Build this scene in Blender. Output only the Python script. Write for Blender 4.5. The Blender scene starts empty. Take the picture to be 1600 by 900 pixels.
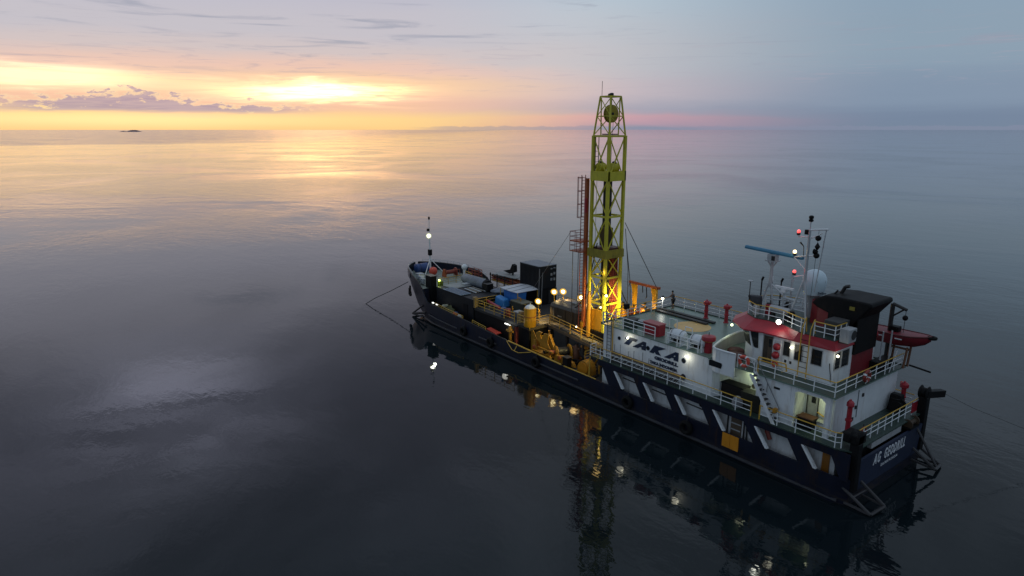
import bpy, bmesh, math, random
from mathutils import Vector, Matrix
random.seed(7)
S = bpy.context.scene
C = S.collection
R = math.radians

# ------------------------------------------------------------------ camera
# Ship frame: X runs from stern to bow, Y to port, Z up, waterline Z = 0, metres.
cam = bpy.data.cameras.new('camera')
cam.sensor_width = 36.0
cam.lens = 36.0 * 1035.0 / 1600.0
cam.clip_start = 0.5
cam.clip_end = 90000.0
co = bpy.data.objects.new('camera', cam); C.objects.link(co)
PITCH = math.atan(247.5 / 1035.0)
YAW = math.atan2(-808.0, 1035.0 / math.cos(PITCH))      # bow direction against the view direction
cf = Vector((math.cos(PITCH) * math.cos(YAW), math.cos(PITCH) * math.sin(YAW), -math.sin(PITCH)))
cr = Vector((-cf.y, cf.x, 0)).normalized() * -1.0
cu = cr.cross(cf)
co.matrix_world = Matrix(((cr.x, cu.x, -cf.x, -18.1), (cr.y, cu.y, -cf.y, 46.3), (cr.z, cu.z, -cf.z, 24.0), (0, 0, 0, 1)))
S.camera = co

# ------------------------------------------------------------------ view
S.view_settings.view_transform = 'Standard'
S.view_settings.look = 'None'
S.view_settings.exposure = 0.0
S.view_settings.gamma = 1.0

def srgb(r, g, b):
    f = lambda c: c / 12.92 if c <= 0.04045 else ((c + 0.055) / 1.055) ** 2.4
    return (f(r / 255), f(g / 255), f(b / 255), 1.0)

# ------------------------------------------------------------------ sky (dusk, sun already behind the cloud bank)
W = bpy.data.worlds.new('World'); S.world = W; W.use_nodes = True
nt = W.node_tree; nt.nodes.clear()
class NB:
    def __init__(s, t): s.t = t
    def n(s, typ, **kw):
        nd = s.t.nodes.new(typ)
        for k, v in kw.items(): setattr(nd, k, v)
        return nd
    def put(s, sock, v):
        if isinstance(v, bpy.types.NodeSocket): s.t.links.new(v, sock)
        else: sock.default_value = v
    def m(s, op, a, b=None, c=None, clamp=False):
        nd = s.n('ShaderNodeMath', operation=op, use_clamp=clamp)
        s.put(nd.inputs[0], a)
        if b is not None: s.put(nd.inputs[1], b)
        if c is not None: s.put(nd.inputs[2], c)
        return nd.outputs[0]
    def vm(s, op, a, b):
        nd = s.n('ShaderNodeVectorMath', operation=op); s.put(nd.inputs[0], a); s.put(nd.inputs[1], b)
        return nd.outputs['Value'] if op == 'DOT_PRODUCT' else nd.outputs[0]
    def mix(s, f, a, b, blend='MIX'):
        nd = s.n('ShaderNodeMix', data_type='RGBA', blend_type=blend)
        s.put(nd.inputs[0], f); s.put(nd.inputs[6], a); s.put(nd.inputs[7], b)
        return nd.outputs[2]
    def ramp(s, f, stops, interp='EASE'):
        nd = s.n('ShaderNodeValToRGB'); cr_ = nd.color_ramp; cr_.interpolation = interp
        while len(cr_.elements) > 1: cr_.elements.remove(cr_.elements[-1])
        cr_.elements[0].position, cr_.elements[0].color = stops[0]
        for p, c in stops[1:]:
            e = cr_.elements.new(p); e.color = c
        s.put(nd.inputs[0], f); return nd.outputs[0]
    def noise(s, vec, scale, detail=4, rough=0.5, dist=0.0):
        nd = s.n('ShaderNodeTexNoise'); s.put(nd.inputs['Vector'], vec)
        nd.inputs['Scale'].default_value = scale; nd.inputs['Detail'].default_value = detail
        nd.inputs['Roughness'].default_value = rough; nd.inputs['Distortion'].default_value = dist
        return nd.outputs['Fac']
    def gauss(s, x, mu, sig):
        d = s.m('DIVIDE', s.m('SUBTRACT', x, mu), sig)
        return s.m('EXPONENT', s.m('MULTIPLY', s.m('MULTIPLY', d, d), -1.0))
    def smooth(s, x, a, b):
        nd = s.n('ShaderNodeMapRange', interpolation_type='SMOOTHSTEP')
        s.put(nd.inputs[0], x); nd.inputs[1].default_value = a; nd.inputs[2].default_value = b
        return nd.outputs[0]
B = NB(nt)
tc = B.n('ShaderNodeTexCoord')
d = tc.outputs['Generated']
fwd = Vector((math.cos(YAW), math.sin(YAW), 0)); rgt = Vector((fwd.y, -fwd.x, 0))
df = B.vm('DOT_PRODUCT', d, fwd); dr = B.vm('DOT_PRODUCT', d, rgt)
az = B.m('MULTIPLY', B.m('ARCTAN2', dr, df), 57.29578)          # degrees, clockwise from the view's heading
sep = B.n('ShaderNodeSeparateXYZ'); nt.links.new(d, sep.inputs[0])
el = B.m('MULTIPLY', B.m('ARCSINE', B.m('MINIMUM', B.m('MAXIMUM', sep.outputs[2], -1.0), 1.0)), 57.29578)
mp = B.n('ShaderNodeMapping'); nt.links.new(d, mp.inputs[0]); mp.inputs['Scale'].default_value = (1, 1, 9)
nz = B.noise(mp.outputs[0], 2.6, 6, 0.55, 0.6)
mp2 = B.n('ShaderNodeMapping'); nt.links.new(d, mp2.inputs[0]); mp2.inputs['Scale'].default_value = (1, 1, 16); mp2.inputs['Location'].default_value = (3.1, 1.7, 0.4)
nz2 = B.noise(mp2.outputs[0], 5.0, 6, 0.6, 0.8)
el_w = B.m('ADD', el, B.m('MULTIPLY', B.m('SUBTRACT', nz, 0.5), 2.2))
e30 = B.m('DIVIDE', el_w, 90.0, clamp=True)
p = lambda deg: deg / 90.0
cool = B.ramp(e30, [(0, srgb(119, 135, 156)), (p(1.0), srgb(119, 135, 158)), (p(2.5), srgb(132, 149, 170)), (p(6), srgb(142, 161, 178)), (p(11), srgb(140, 162, 182)), (p(22), srgb(152, 166, 182)), (p(45), srgb(172, 190, 210)), (1, srgb(188, 206, 226))])
mid = B.ramp(e30, [(0, srgb(150, 150, 168)), (p(0.5), srgb(205, 160, 172)), (p(1.0), srgb(214, 166, 172)), (p(1.6), srgb(176, 170, 182)), (p(3), srgb(206, 190, 194)), (p(5.5), srgb(199, 196, 200)), (p(11), srgb(184, 200, 212)), (p(22), srgb(176, 184, 194)), (p(45), srgb(172, 190, 210)), (1, srgb(188, 206, 226))])
warm = B.ramp(e30, [(0, srgb(255, 206, 138)), (p(1.0), srgb(255, 214, 144)), (p(2.0), srgb(246, 196, 166)), (p(3.4), srgb(252, 208, 164)), (p(4.6), srgb(238, 200, 182)), (p(5.8), srgb(211, 197, 196)), (p(7.5), srgb(199, 194, 201)), (p(11), srgb(190, 189, 203)), (p(22), srgb(170, 172, 194)), (p(45), srgb(172, 190, 210)), (1, srgb(188, 206, 226))])
dazw = B.m('ABSOLUTE', B.m('ADD', az, 28.0))
skyc = B.mix(B.smooth(dazw, 17.0, 40.0), warm, mid)
skyc = B.mix(B.smooth(dazw, 30.0, 58.0), skyc, cool)
# glowing gaps in the cloud over the hidden sun
band = B.smooth(B.m('ADD', B.m('MULTIPLY', nz2, 1.0), 0.0), 0.40, 0.62)
g1 = B.m('MULTIPLY', B.gauss(az, -16.5, 7.0), B.gauss(B.m('ADD', el, B.m('MULTIPLY', B.m('SUBTRACT', nz2, 0.5), 2.6)), 3.05, 0.75))
g2 = B.m('MULTIPLY', B.gauss(az, -34.0, 6.0), B.gauss(B.m('ADD', el, B.m('MULTIPLY', B.m('SUBTRACT', nz2, 0.5), 2.2)), 3.55, 0.7))
g3 = B.m('MULTIPLY', B.gauss(az, -30.0, 14.0), B.gauss(el, 0.75, 0.6))
gl = B.m('ADD', B.m('ADD', g1, B.m('MULTIPLY', g2, 1.25)), B.m('MULTIPLY', g3, 0.35))
glow = B.mix(1.0, skyc, B.mix(gl, (0, 0, 0, 1), (0.85, 0.58, 0.30, 1)), 'ADD')
# the clipped heart of the glow, where the sun stands behind thin cloud
nz5 = B.noise(mp2.outputs[0], 13.0, 4, 0.6, 1.2)
core = B.m('MULTIPLY', B.gauss(az, -15.5, 4.6), B.gauss(B.m('ADD', el, B.m('MULTIPLY', B.m('SUBTRACT', nz2, 0.5), 2.4)), 2.85, 0.50))
core = B.m('MULTIPLY', core, B.m('ADD', 0.25, B.m('MULTIPLY', B.smooth(nz5, 0.38, 0.58), 0.9)))
glow = B.mix(1.0, glow, B.mix(core, (0, 0, 0, 1), (4.6, 2.1, 0.60, 1)), 'ADD')
# the violet cloud bank low over the horizon, with a lumpy top
mp4 = B.n('ShaderNodeMapping'); nt.links.new(d, mp4.inputs[0]); mp4.inputs['Scale'].default_value = (1, 1, 3.0)
lump = B.noise(mp4.outputs[0], 44.0, 5, 0.62)
top = B.m('ADD', B.m('ADD', 1.75, B.m('MULTIPLY', B.gauss(az, -29.0, 3.6), 0.75)), B.m('MULTIPLY', B.m('SUBTRACT', lump, 0.46), 3.4))
bank = B.m('MULTIPLY', B.smooth(B.m('SUBTRACT', top, el), -0.10, 0.22), B.smooth(B.m('ADD', el, B.m('MULTIPLY', B.m('SUBTRACT', nz5, 0.5), 0.5)), 1.12, 1.5))
bank = B.m('MULTIPLY', bank, B.smooth(B.m('ABSOLUTE', B.m('ADD', az, 27.5)), 13.5, 6.0))
rim = B.m('MULTIPLY', B.gauss(B.m('SUBTRACT', top, el), -0.05, 0.16), B.smooth(B.m('ABSOLUTE', B.m('ADD', az, 27.5)), 12.5, 8.0))
glow = B.mix(B.m('MULTIPLY', rim, 0.35), glow, (1.0, 0.86, 0.50, 1))
glow = B.mix(B.m('MULTIPLY', bank, 0.82), glow, B.mix(B.smooth(nz5, 0.35, 0.65), srgb(168, 150, 170), srgb(190, 168, 176)))
# thin distant bank on the horizon towards the middle
low = B.m('MULTIPLY', B.smooth(B.m('SUBTRACT', B.m('ADD', 0.22, B.m('MULTIPLY', B.m('SUBTRACT', lump, 0.4), 0.5)), el), -0.03, 0.05), B.smooth(az, -9.0, -5.0))
glow = B.mix(B.m('MULTIPLY', low, 0.42), glow, srgb(138, 142, 165))
# thin grey streaks higher up
st = B.m('MULTIPLY', B.smooth(nz2, 0.54, 0.72), B.smooth(el, 3.0, 6.0))
st2 = B.m('MULTIPLY', B.smooth(nz5, 0.55, 0.70), B.m('MULTIPLY', B.smooth(el, 2.2, 4.0), B.smooth(el, 9.5, 5.0)))
glow = B.mix(B.m('MULTIPLY', st, 0.58), glow, srgb(150, 155, 172))
glow = B.mix(B.m('MULTIPLY', st2, 0.30), glow, srgb(172, 164, 178))
# broken overcast overhead: lighter and darker sheets, as mirrored by the water
mp3 = B.n('ShaderNodeMapping'); nt.links.new(d, mp3.inputs[0]); mp3.inputs['Scale'].default_value = (1, 1, 2.4); mp3.inputs['Location'].default_value = (0.35, 0.2, 0.0)
nz3 = B.noise(mp3.outputs[0], 2.7, 5, 0.5, 0.4)
sheet = B.m('MULTIPLY', B.smooth(el, 9.0, 18.0), 1.0)
gain = B.m('ADD', 0.60, B.m('MULTIPLY', B.smooth(nz3, 0.40, 0.70), 0.45))
gain = B.m('ADD', gain, B.m('MULTIPLY', B.m('MULTIPLY', B.gauss(az, -29.0, 7.0), B.gauss(el, 21.5, 4.5)), B.m('ADD', 0.35, B.m('MULTIPLY', B.smooth(B.noise(mp.outputs[0], 3.4, 5, 0.58, 0.5), 0.36, 0.64), 1.5))))
gain = B.m('ADD', B.m('MULTIPLY', sheet, B.m('SUBTRACT', gain, 1.0)), 1.0)
gcol = B.n('ShaderNodeCombineColor')
for i in range(3): nt.links.new(gain, gcol.inputs[i])
glow = B.mix(1.0, glow, gcol.outputs[0], 'MULTIPLY')
# the sky dims steadily away from the sunset, as it already does across the picture
dim = B.m('SUBTRACT', 1.0, B.m('MULTIPLY', B.smooth(B.vm('DOT_PRODUCT', d, (fwd * math.cos(R(28)) - rgt * math.sin(R(28))) * 1.0), 0.55, -0.75), 0.10))
dcol = B.n('ShaderNodeCombineColor')
for i, k in enumerate((1.0, 1.0, 1.0)): nt.links.new(dim, dcol.inputs[i])
glow = B.mix(1.0, glow, dcol.outputs[0], 'MULTIPLY')
bg = B.n('ShaderNodeBackground'); nt.links.new(glow, bg.inputs[0]); bg.inputs[1].default_value = 1.0
wo = B.n('ShaderNodeOutputWorld'); nt.links.new(bg.outputs[0], wo.inputs[0])

# (the sun itself is down behind the cloud bank: the glowing sky is the only daylight left)

# ------------------------------------------------------------------ materials
MATS = {}
def mat(name, col, rough=0.5, metal=0.0, var=0.25, dirt=0.0, dirtcol=(0.05, 0.025, 0.012, 1), scale=1.2, emit=None, estr=0.0, bump=0.0, spec=0.5):
    if name in MATS: return MATS[name]
    m = bpy.data.materials.new(name); m.use_nodes = True
    t = m.node_tree; b = t.nodes['Principled BSDF']; N = NB(t)
    tcn = N.n('ShaderNodeTexCoord'); v = tcn.outputs['Object']
    n1 = N.noise(v, scale, 5, 0.6)
    c = (*col[:3], 1)
    dk = tuple(x * (1 - var) for x in col[:3]) + (1,)
    lt = tuple(min(1, x * (1 + var * 0.5)) for x in col[:3]) + (1,)
    colr = N.ramp(n1, [(0.25, dk), (0.5, c), (0.75, lt)], 'LINEAR')
    if dirt > 0:
        mpn = N.n('ShaderNodeMapping'); t.links.new(v, mpn.inputs[0]); mpn.inputs['Scale'].default_value = (2.5, 2.5, 0.5)
        n2 = N.noise(mpn.outputs[0], 1.1, 6, 0.65)
        f = N.m('MULTIPLY', N.smooth(n2, 0.5, 0.72), dirt)
        colr = N.mix(f, colr, dirtcol)
    t.links.new(colr, b.inputs['Base Color'])
    N.put(b.inputs['Roughness'], N.m('ADD', rough - 0.1, N.m('MULTIPLY', n1, 0.2), clamp=True))
    b.inputs['Metallic'].default_value = metal
    if emit:
        b.inputs['Emission Color'].default_value = (*emit[:3], 1); b.inputs['Emission Strength'].default_value = estr
    if bump > 0:
        bp = N.n('ShaderNodeBump'); bp.inputs['Strength'].default_value = bump; bp.inputs['Distance'].default_value = 0.03
        t.links.new(N.noise(v, scale * 6, 4, 0.6), bp.inputs['Height']); t.links.new(bp.outputs[0], b.inputs['Normal'])
    b.inputs['Specular IOR Level'].default_value = spec
    MATS[name] = m; return m
NAVY = mat('navy_hull_paint', (0.0075, 0.0105, 0.025), 0.42, spec=0.35, var=0.45, dirt=0.6, dirtcol=(0.034, 0.020, 0.013, 1), scale=0.5, bump=0.15)
TRANSOM = mat('navy_transom_paint', (0.018, 0.028, 0.062), 0.5, var=0.3, dirt=0.25, dirtcol=(0.03, 0.03, 0.035, 1), scale=0.7)
BLACK = mat('black_paint', (0.0075, 0.0075, 0.0085), 0.6, spec=0.18, var=0.4, dirt=0.3, dirtcol=(0.035, 0.02, 0.014, 1))
RUBBER = mat('black_rubber', (0.008, 0.008, 0.008), 0.8, spec=0.2)
DECKD = mat('dark_working_deck', (0.026, 0.026, 0.025), 0.6, var=0.5, dirt=0.6, dirtcol=(0.05, 0.03, 0.018, 1), scale=0.6)
DECKG = mat('green_deck_paint', (0.16, 0.235, 0.195), 0.30, var=0.22, dirt=0.35, dirtcol=(0.07, 0.075, 0.07, 1), scale=0.45)
DECKG2 = mat('dark_green_deck_paint', (0.030, 0.055, 0.045), 0.5, var=0.35, dirt=0.4, dirtcol=(0.03, 0.025, 0.02, 1), scale=0.8)
PALEDECK = mat('pale_forecastle_deck_paint', (0.24, 0.27, 0.23), 0.55, var=0.3, dirt=0.4, dirtcol=(0.08, 0.08, 0.07, 1))
WHITE = mat('white_ship_paint', (0.78, 0.81, 0.83), 0.42, var=0.12, dirt=0.40, dirtcol=(0.36, 0.29, 0.22, 1), scale=0.7)
GREYW = mat('grey_white_paint', (0.40, 0.41, 0.42), 0.5, var=0.2, dirt=0.45, dirtcol=(0.16, 0.13, 0.11, 1), scale=0.8)
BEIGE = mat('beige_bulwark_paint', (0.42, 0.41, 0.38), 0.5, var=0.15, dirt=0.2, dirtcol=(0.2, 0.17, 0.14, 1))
RED = mat('red_paint', (0.36, 0.018, 0.030), 0.42, var=0.2, dirt=0.18, dirtcol=(0.16, 0.02, 0.02, 1))
REDO = mat('orange_red_plastic', (0.62, 0.075, 0.045), 0.45, var=0.2)
YEL = mat('yellow_machine_paint', (0.46, 0.215, 0.018), 0.45, var=0.3, dirt=0.55, dirtcol=(0.12, 0.05, 0.015, 1), scale=1.6)
YRAIL = mat('yellow_rail_paint', (0.60, 0.36, 0.04), 0.45, var=0.25, dirt=0.3, dirtcol=(0.2, 0.1, 0.03, 1))
LIME = mat('lime_derrick_paint', (0.62, 0.55, 0.04), 0.45, var=0.2, dirt=0.22, dirtcol=(0.10, 0.09, 0.02, 1))
ORTR = mat('rusty_orange_paint', (0.40, 0.095, 0.03), 0.5, var=0.3, dirt=0.4, dirtcol=(0.12, 0.03, 0.015, 1))
PIPER = mat('red_brown_pipe_steel', (0.27, 0.05, 0.035), 0.5, metal=0.2, var=0.4, dirt=0.4)
STEEL = mat('grey_steel', (0.20, 0.21, 0.22), 0.45, metal=0.4, var=0.25, dirt=0.25)
DSTEEL = mat('dark_steel', (0.035, 0.034, 0.034), 0.5, metal=0.3, var=0.4, dirt=0.3)
GALV = mat('pale_galvanised_steel', (0.48, 0.50, 0.52), 0.45, metal=0.2, var=0.2)
TANKD = mat('dark_brown_tank_paint', (0.045, 0.038, 0.030), 0.38, var=0.4, dirt=0.4)
CONT = mat('black_container_paint', (0.011, 0.012, 0.015), 0.5, spec=0.25, var=0.3, dirt=0.2)
CONTR = mat('grey_container_roof', (0.20, 0.22, 0.25), 0.5, var=0.3, dirt=0.3, dirtcol=(0.08, 0.08, 0.08, 1))
TARPG = mat('grey_tarpaulin', (0.17, 0.19, 0.23), 0.55, var=0.35, dirt=0.3, bump=0.4)
TARPW = mat('white_canopy_sheet', (0.62, 0.63, 0.66), 0.5, var=0.1, dirt=0.2, dirtcol=(0.3, 0.28, 0.26, 1))
TARPB = mat('blue_tarpaulin', (0.022, 0.17, 0.55), 0.45, var=0.3, bump=0.3)
OLIVE = mat('olive_tarpaulin', (0.085, 0.085, 0.028), 0.7, var=0.4, bump=0.3)
RAFT = mat('white_raft_shell', (0.72, 0.75, 0.77), 0.35, var=0.06)
CIRCLE = mat('orange_circle_paint', (0.72, 0.46, 0.17), 0.5, var=0.15, dirt=0.15, dirtcol=(0.3, 0.2, 0.1, 1))
GLASS = mat('dark_window_glass', (0.012, 0.014, 0.016), 0.12, var=0.3)
BROWN = mat('brown_door_paint', (0.11, 0.075, 0.05), 0.5, var=0.3)
RADARB = mat('teal_radar_paint', (0.045, 0.20, 0.33), 0.4, var=0.15)
DOME = mat('pale_dome_plastic', (0.62, 0.74, 0.80), 0.35, var=0.05)
BLUED = mat('blue_drum_plastic', (0.03, 0.07, 0.22), 0.45)
ORANGEP = mat('orange_panel_paint', (0.62, 0.24, 0.012), 0.5, var=0.15, dirt=0.25, dirtcol=(0.25, 0.09, 0.01, 1))
NAVYL = mat('navy_lettering', (0.008, 0.018, 0.05), 0.5, var=0.1)
WHITEL = mat('white_lettering', (0.75, 0.77, 0.8), 0.5, var=0.05)
MAROON = mat('maroon_tarpaulin', (0.07, 0.015, 0.02), 0.7, var=0.3, bump=0.3)
WOOD = mat('weathered_planks', (0.20, 0.17, 0.13), 0.7, var=0.35)
SKIN = mat('skin', (0.16, 0.085, 0.055), 0.5, var=0.1)
CLOTH = mat('dark_shirt_cloth', (0.035, 0.035, 0.04), 0.8)
SHORTS = mat('black_shorts_cloth', (0.008, 0.008, 0.010), 0.8)
HAIR = mat('black_hair', (0.006, 0.005, 0.005), 0.6)
HIVIS = mat('yellow_green_plastic', (0.42, 0.55, 0.03), 0.5, emit=(0.5, 0.7, 0.05), estr=0.25)
def emat(name, col, s): return mat(name, (0.8, 0.8, 0.8), 0.4, var=0.02, emit=col, estr=s)
E_FLOOD = emat('warm_flood_lens', (1.0, 0.84, 0.46), 7)
E_HALO = mat('warm_halo_glow', (0.10, 0.05, 0.008), 0.5, var=0.02, emit=(1.0, 0.56, 0.08), estr=0.85)  # painted glare: the glow round a warm lens, no part of the fitting
E_HALOW = mat('white_halo_glow', (0.06, 0.06, 0.04), 0.5, var=0.02, emit=(0.95, 1.0, 0.66), estr=0.75)  # the same painted glare for white lenses
E_WHITE = emat('white_flood_lens', (1.0, 1.0, 0.86), 14)
E_WARMW = emat('warm_white_lens', (1.0, 0.94, 0.66), 7)
E_TUBE = emat('fluorescent_tube', (0.95, 1.0, 0.70), 3)
E_RED = emat('red_signal_lens', (1.0, 0.035, 0.015), 1.3)
E_BRIDGE = emat('amber_white_lens', (1.0, 0.74, 0.34), 4)

def scuffs(m):
    t = m.node_tree; b = t.nodes['Principled BSDF']; N = NB(t); src = b.inputs['Base Color'].links[0].from_socket
    tcn = N.n('ShaderNodeTexCoord'); sp = N.n('ShaderNodeSeparateXYZ'); t.links.new(tcn.outputs['Object'], sp.inputs[0])
    mpa = N.n('ShaderNodeMapping'); t.links.new(tcn.outputs['Object'], mpa.inputs[0]); mpa.inputs['Scale'].default_value = (0.55, 0.55, 2.6)
    band = N.m('MULTIPLY', N.smooth(sp.outputs[2], 1.3, 0.15), N.smooth(N.noise(mpa.outputs[0], 1.3, 6, 0.68), 0.46, 0.62))
    mpb = N.n('ShaderNodeMapping'); t.links.new(tcn.outputs['Object'], mpb.inputs[0]); mpb.inputs['Scale'].default_value = (2.2, 2.2, 0.22)
    runs = N.smooth(N.noise(mpb.outputs[0], 1.6, 4, 0.6), 0.58, 0.70)
    c = N.mix(N.m('MULTIPLY', band, 0.75), src, (0.040, 0.032, 0.026, 1))
    c = N.mix(N.m('MULTIPLY', runs, 0.55), c, (0.050, 0.024, 0.012, 1))
    t.links.new(c, b.inputs['Base Color'])
scuffs(NAVY)

# ------------------------------------------------------------------ mesh helpers
class MB:
    def __init__(s): s.v = []; s.f = []
    def add(s, vs, fs):
        o = len(s.v); s.v += [tuple(v) for v in vs]; s.f += [tuple(i + o for i in f) for f in fs]; return s
    def box(s, x0, x1, y0, y1, z0, z1):
        return s.add([(x0, y0, z0), (x1, y0, z0), (x1, y1, z0), (x0, y1, z0), (x0, y0, z1), (x1, y0, z1), (x1, y1, z1), (x0, y1, z1)],
                     [(0, 3, 2, 1), (4, 5, 6, 7), (0, 1, 5, 4), (1, 2, 6, 5), (2, 3, 7, 6), (3, 0, 4, 7)])
    def prism(s, poly, axis, a, b):
        # poly: 2-D points in the plane across `axis`
        pt = {'x': lambda q, t: (t, q[0], q[1]), 'y': lambda q, t: (q[0], t, q[1]), 'z': lambda q, t: (q[0], q[1], t)}[axis]
        n = len(poly)
        return s.add([pt(q, a) for q in poly] + [pt(q, b) for q in poly],
                     [tuple(range(n))[::-1], tuple(range(n, 2 * n))] + [(i, (i + 1) % n, n + (i + 1) % n, n + i) for i in range(n)])
    def loft(s, lo, hi):
        n = len(lo)
        return s.add(list(lo) + list(hi), [tuple(range(n))[::-1], tuple(range(n, 2 * n))] + [(i, (i + 1) % n, n + (i + 1) % n, n + i) for i in range(n)])
    def bar(s, a, b, r, n=6, r2=None):
        a = Vector(a); b = Vector(b); r2 = r if r2 is None else r2
        dd = (b - a).normalized(); u = dd.orthogonal().normalized(); w = dd.cross(u)
        vs = [a + (u * math.cos(t) + w * math.sin(t)) * r for t in [2 * math.pi * i / n for i in range(n)]]
        vs += [b + (u * math.cos(t) + w * math.sin(t)) * r2 for t in [2 * math.pi * i / n for i in range(n)]]
        return s.add(vs, [tuple(range(n))[::-1], tuple(range(n, 2 * n))] + [(i, (i + 1) % n, n + (i + 1) % n, n + i) for i in range(n)])
    def beam(s, a, b, w, h, up=(0, 0, 1)):
        a = Vector(a); b = Vector(b); dd = (b - a).normalized(); up = Vector(up)
        if abs(dd.dot(up)) > 0.98: up = Vector((1, 0, 0))
        sx = dd.cross(up).normalized() * w / 2; sz = sx.cross(dd).normalized() * h / 2
        q = [-sx - sz, sx - sz, sx + sz, -sx + sz]
        return s.loft([a + k for k in q], [b + k for k in q])
    def path(s, pts, r, n=6):
        for a, b in zip(pts, pts[1:]): s.bar(a, b, r, n)
        return s
    def lathe(s, prof, o, n=16, axis='z'):
        ox, oy, oz = o; vs = []; fs = []
        for (r, h) in prof:
            for i in range(n):
                t = 2 * math.pi * i / n; a, b = r * math.cos(t), r * math.sin(t)
                vs.append({'z': (ox + a, oy + b, oz + h), 'x': (ox + h, oy + a, oz + b), 'y': (ox + a, oy + h, oz + b)}[axis])
        for k in range(len(prof) - 1):
            for i in range(n): fs.append((k * n + i, k * n + (i + 1) % n, (k + 1) * n + (i + 1) % n, (k + 1) * n + i))
        fs.append(tuple(range(n))[::-1]); m = (len(prof) - 1) * n; fs.append(tuple(range(m, m + n)))
        return s.add(vs, fs)
    def sphere(s, c, r, n=14, k=8, sq=1.0):
        return s.lathe([(max(0.001, r * math.sin(math.pi * i / k)), -r * sq * math.cos(math.pi * i / k)) for i in range(k + 1)], c, n)
    def torus(s, c, Rr, r, axis='y', n=20, m=8, a0=0.0, a1=2 * math.pi):
        vs = []; fs = []; full = abs(a1 - a0 - 2 * math.pi) < 1e-6; nn = n if full else n + 1
        for i in range(nn):
            t = a0 + (a1 - a0) * i / n
            for j in range(m):
                q = 2 * math.pi * j / m; rad = Rr + r * math.cos(q); h = r * math.sin(q)
                a, b = rad * math.cos(t), rad * math.sin(t)
                vs.append({'z': (c[0] + a, c[1] + b, c[2] + h), 'x': (c[0] + h, c[1] + a, c[2] + b), 'y': (c[0] + a, c[1] + h, c[2] + b)}[axis])
        for i in range(n):
            for j in range(m):
                i2 = (i + 1) % nn
                fs.append((i * m + j, i2 * m + j, i2 * m + (j + 1) % m, i * m + (j + 1) % m))
        return s.add(vs, fs)

def obj(name, mb, m, parent=None, smooth=False, bevel=0.0):
    me = bpy.data.meshes.new(name); me.from_pydata(mb.v, [], mb.f); me.update()
    b = bmesh.new(); b.from_mesh(me); bmesh.ops.recalc_face_normals(b, faces=b.faces); b.to_mesh(me); b.free()
    me.materials.append(m)
    o = bpy.data.objects.new(name, me); C.objects.link(o)
    if smooth:
        for q in me.polygons: q.use_smooth = True
        try: me.set_sharp_from_angle(angle=R(42))
        except Exception: pass
    if bevel > 0:
        bv = o.modifiers.new('bevel', 'BEVEL'); bv.width = bevel; bv.segments = 2; bv.limit_method = 'ANGLE'; bv.angle_limit = R(50)
    if parent is not None: o.parent = parent
    return o
def tag(o, label, cat, group=None, kind=None):
    if label: o['label'] = label
    if cat: o['category'] = cat
    if group: o['group'] = group
    if kind: o['kind'] = kind
    return o
def thing(name, label, cat, loc=(0, 0, 0), rz=0.0, group=None):
    o = bpy.data.objects.new(name, None); C.objects.link(o); o.empty_display_size = 0.3
    o.location = loc; o.rotation_euler = (0, 0, rz)
    return tag(o, label, cat, group)
def clone(o, parent=None, loc=None):
    c = o.copy(); C.objects.link(c)
    if parent is not None: c.parent = parent
    if loc is not None: c.location = loc
    return c
def clone_tree(root, loc, rz=None, label=None):
    r = clone(root, None, loc)
    if rz is not None: r.rotation_euler = (0, 0, rz)
    if label: r['label'] = label
    for ch in list(root.children):
        c = clone(ch, r)
        for g in list(ch.children): clone(g, c)
    return r
def point(parent, loc, col, watts, rad=0.15):
    l = bpy.data.lights.new('lamp_light', 'POINT'); l.energy = watts; l.color = col; l.shadow_soft_size = rad
    o = bpy.data.objects.new('lamp_light', l); C.objects.link(o); o.location = loc
    if parent is not None: o.parent = parent
    return o
def aimed(parent, loc, to, col, watts, cone, rad=0.25):
    l = bpy.data.lights.new('lamp_light', 'SPOT'); l.energy = watts; l.color = col; l.shadow_soft_size = rad; l.spot_size = R(cone); l.spot_blend = 0.7
    o = bpy.data.objects.new('lamp_light', l); C.objects.link(o); o.parent = parent; o.location = loc
    o.rotation_euler = (-Vector(to)).to_track_quat('Z', 'Y').to_euler(); return o
def railing(parent, pts, h=1.05, top=YRAIL, bars=WHITE, mids=(0.36, 0.70), step=1.3, rr=0.032, closed=False, posts=None, postmat=None):
    """guard rail of a ship: handrail, two lower rails, one object for each stanchion"""
    P = [Vector(q) for q in pts]
    if closed: P = P + [P[0]]
    rail = obj('railing', lines([[q + Vector((0, 0, k * h)) for q in P] for k in mids], rr * 0.8), bars, parent)
    obj('handrail', lines([[q + Vector((0, 0, h)) for q in P]], rr * 1.15), top, rail)
    spots = []
    for a, b in zip(P, P[1:]):
        n = max(1, round((b - a).length / step))
        for i in range(n): spots.append(a.lerp(b, i / n))
    if not closed: spots.append(P[-1])
    first = None
    for q in spots:
        if first is None: first = obj('rail_post', MB().bar((0, 0, -0.12), (0, 0, h), rr * 1.2), postmat or bars, rail); first.location = q
        else: clone(first, rail, q)
    return rail
def lines(sets, r, n=6):
    m = MB()
    for s in sets: m.path(s, r, n)
    return m
def ladder(parent, a, b, width, wdir, matl, rungm=None, step=0.32, name='ladder', top_ext=0.0):
    a = Vector(a); b = Vector(b); w = Vector(wdir).normalized() * width / 2; dd = (b - a).normalized()
    st = obj(name, MB().bar(a - w, b - w + dd * top_ext, 0.04).bar(a + w, b + w + dd * top_ext, 0.04), matl, parent)
    n = int((b - a).length / step); first = None
    for i in range(1, n):
        q = a + dd * step * i
        if first is None: first = obj('rung', MB().bar(-w, w, 0.025, 5), rungm or matl, st); first.location = q
        else: clone(first, st, q)
    return st
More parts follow.
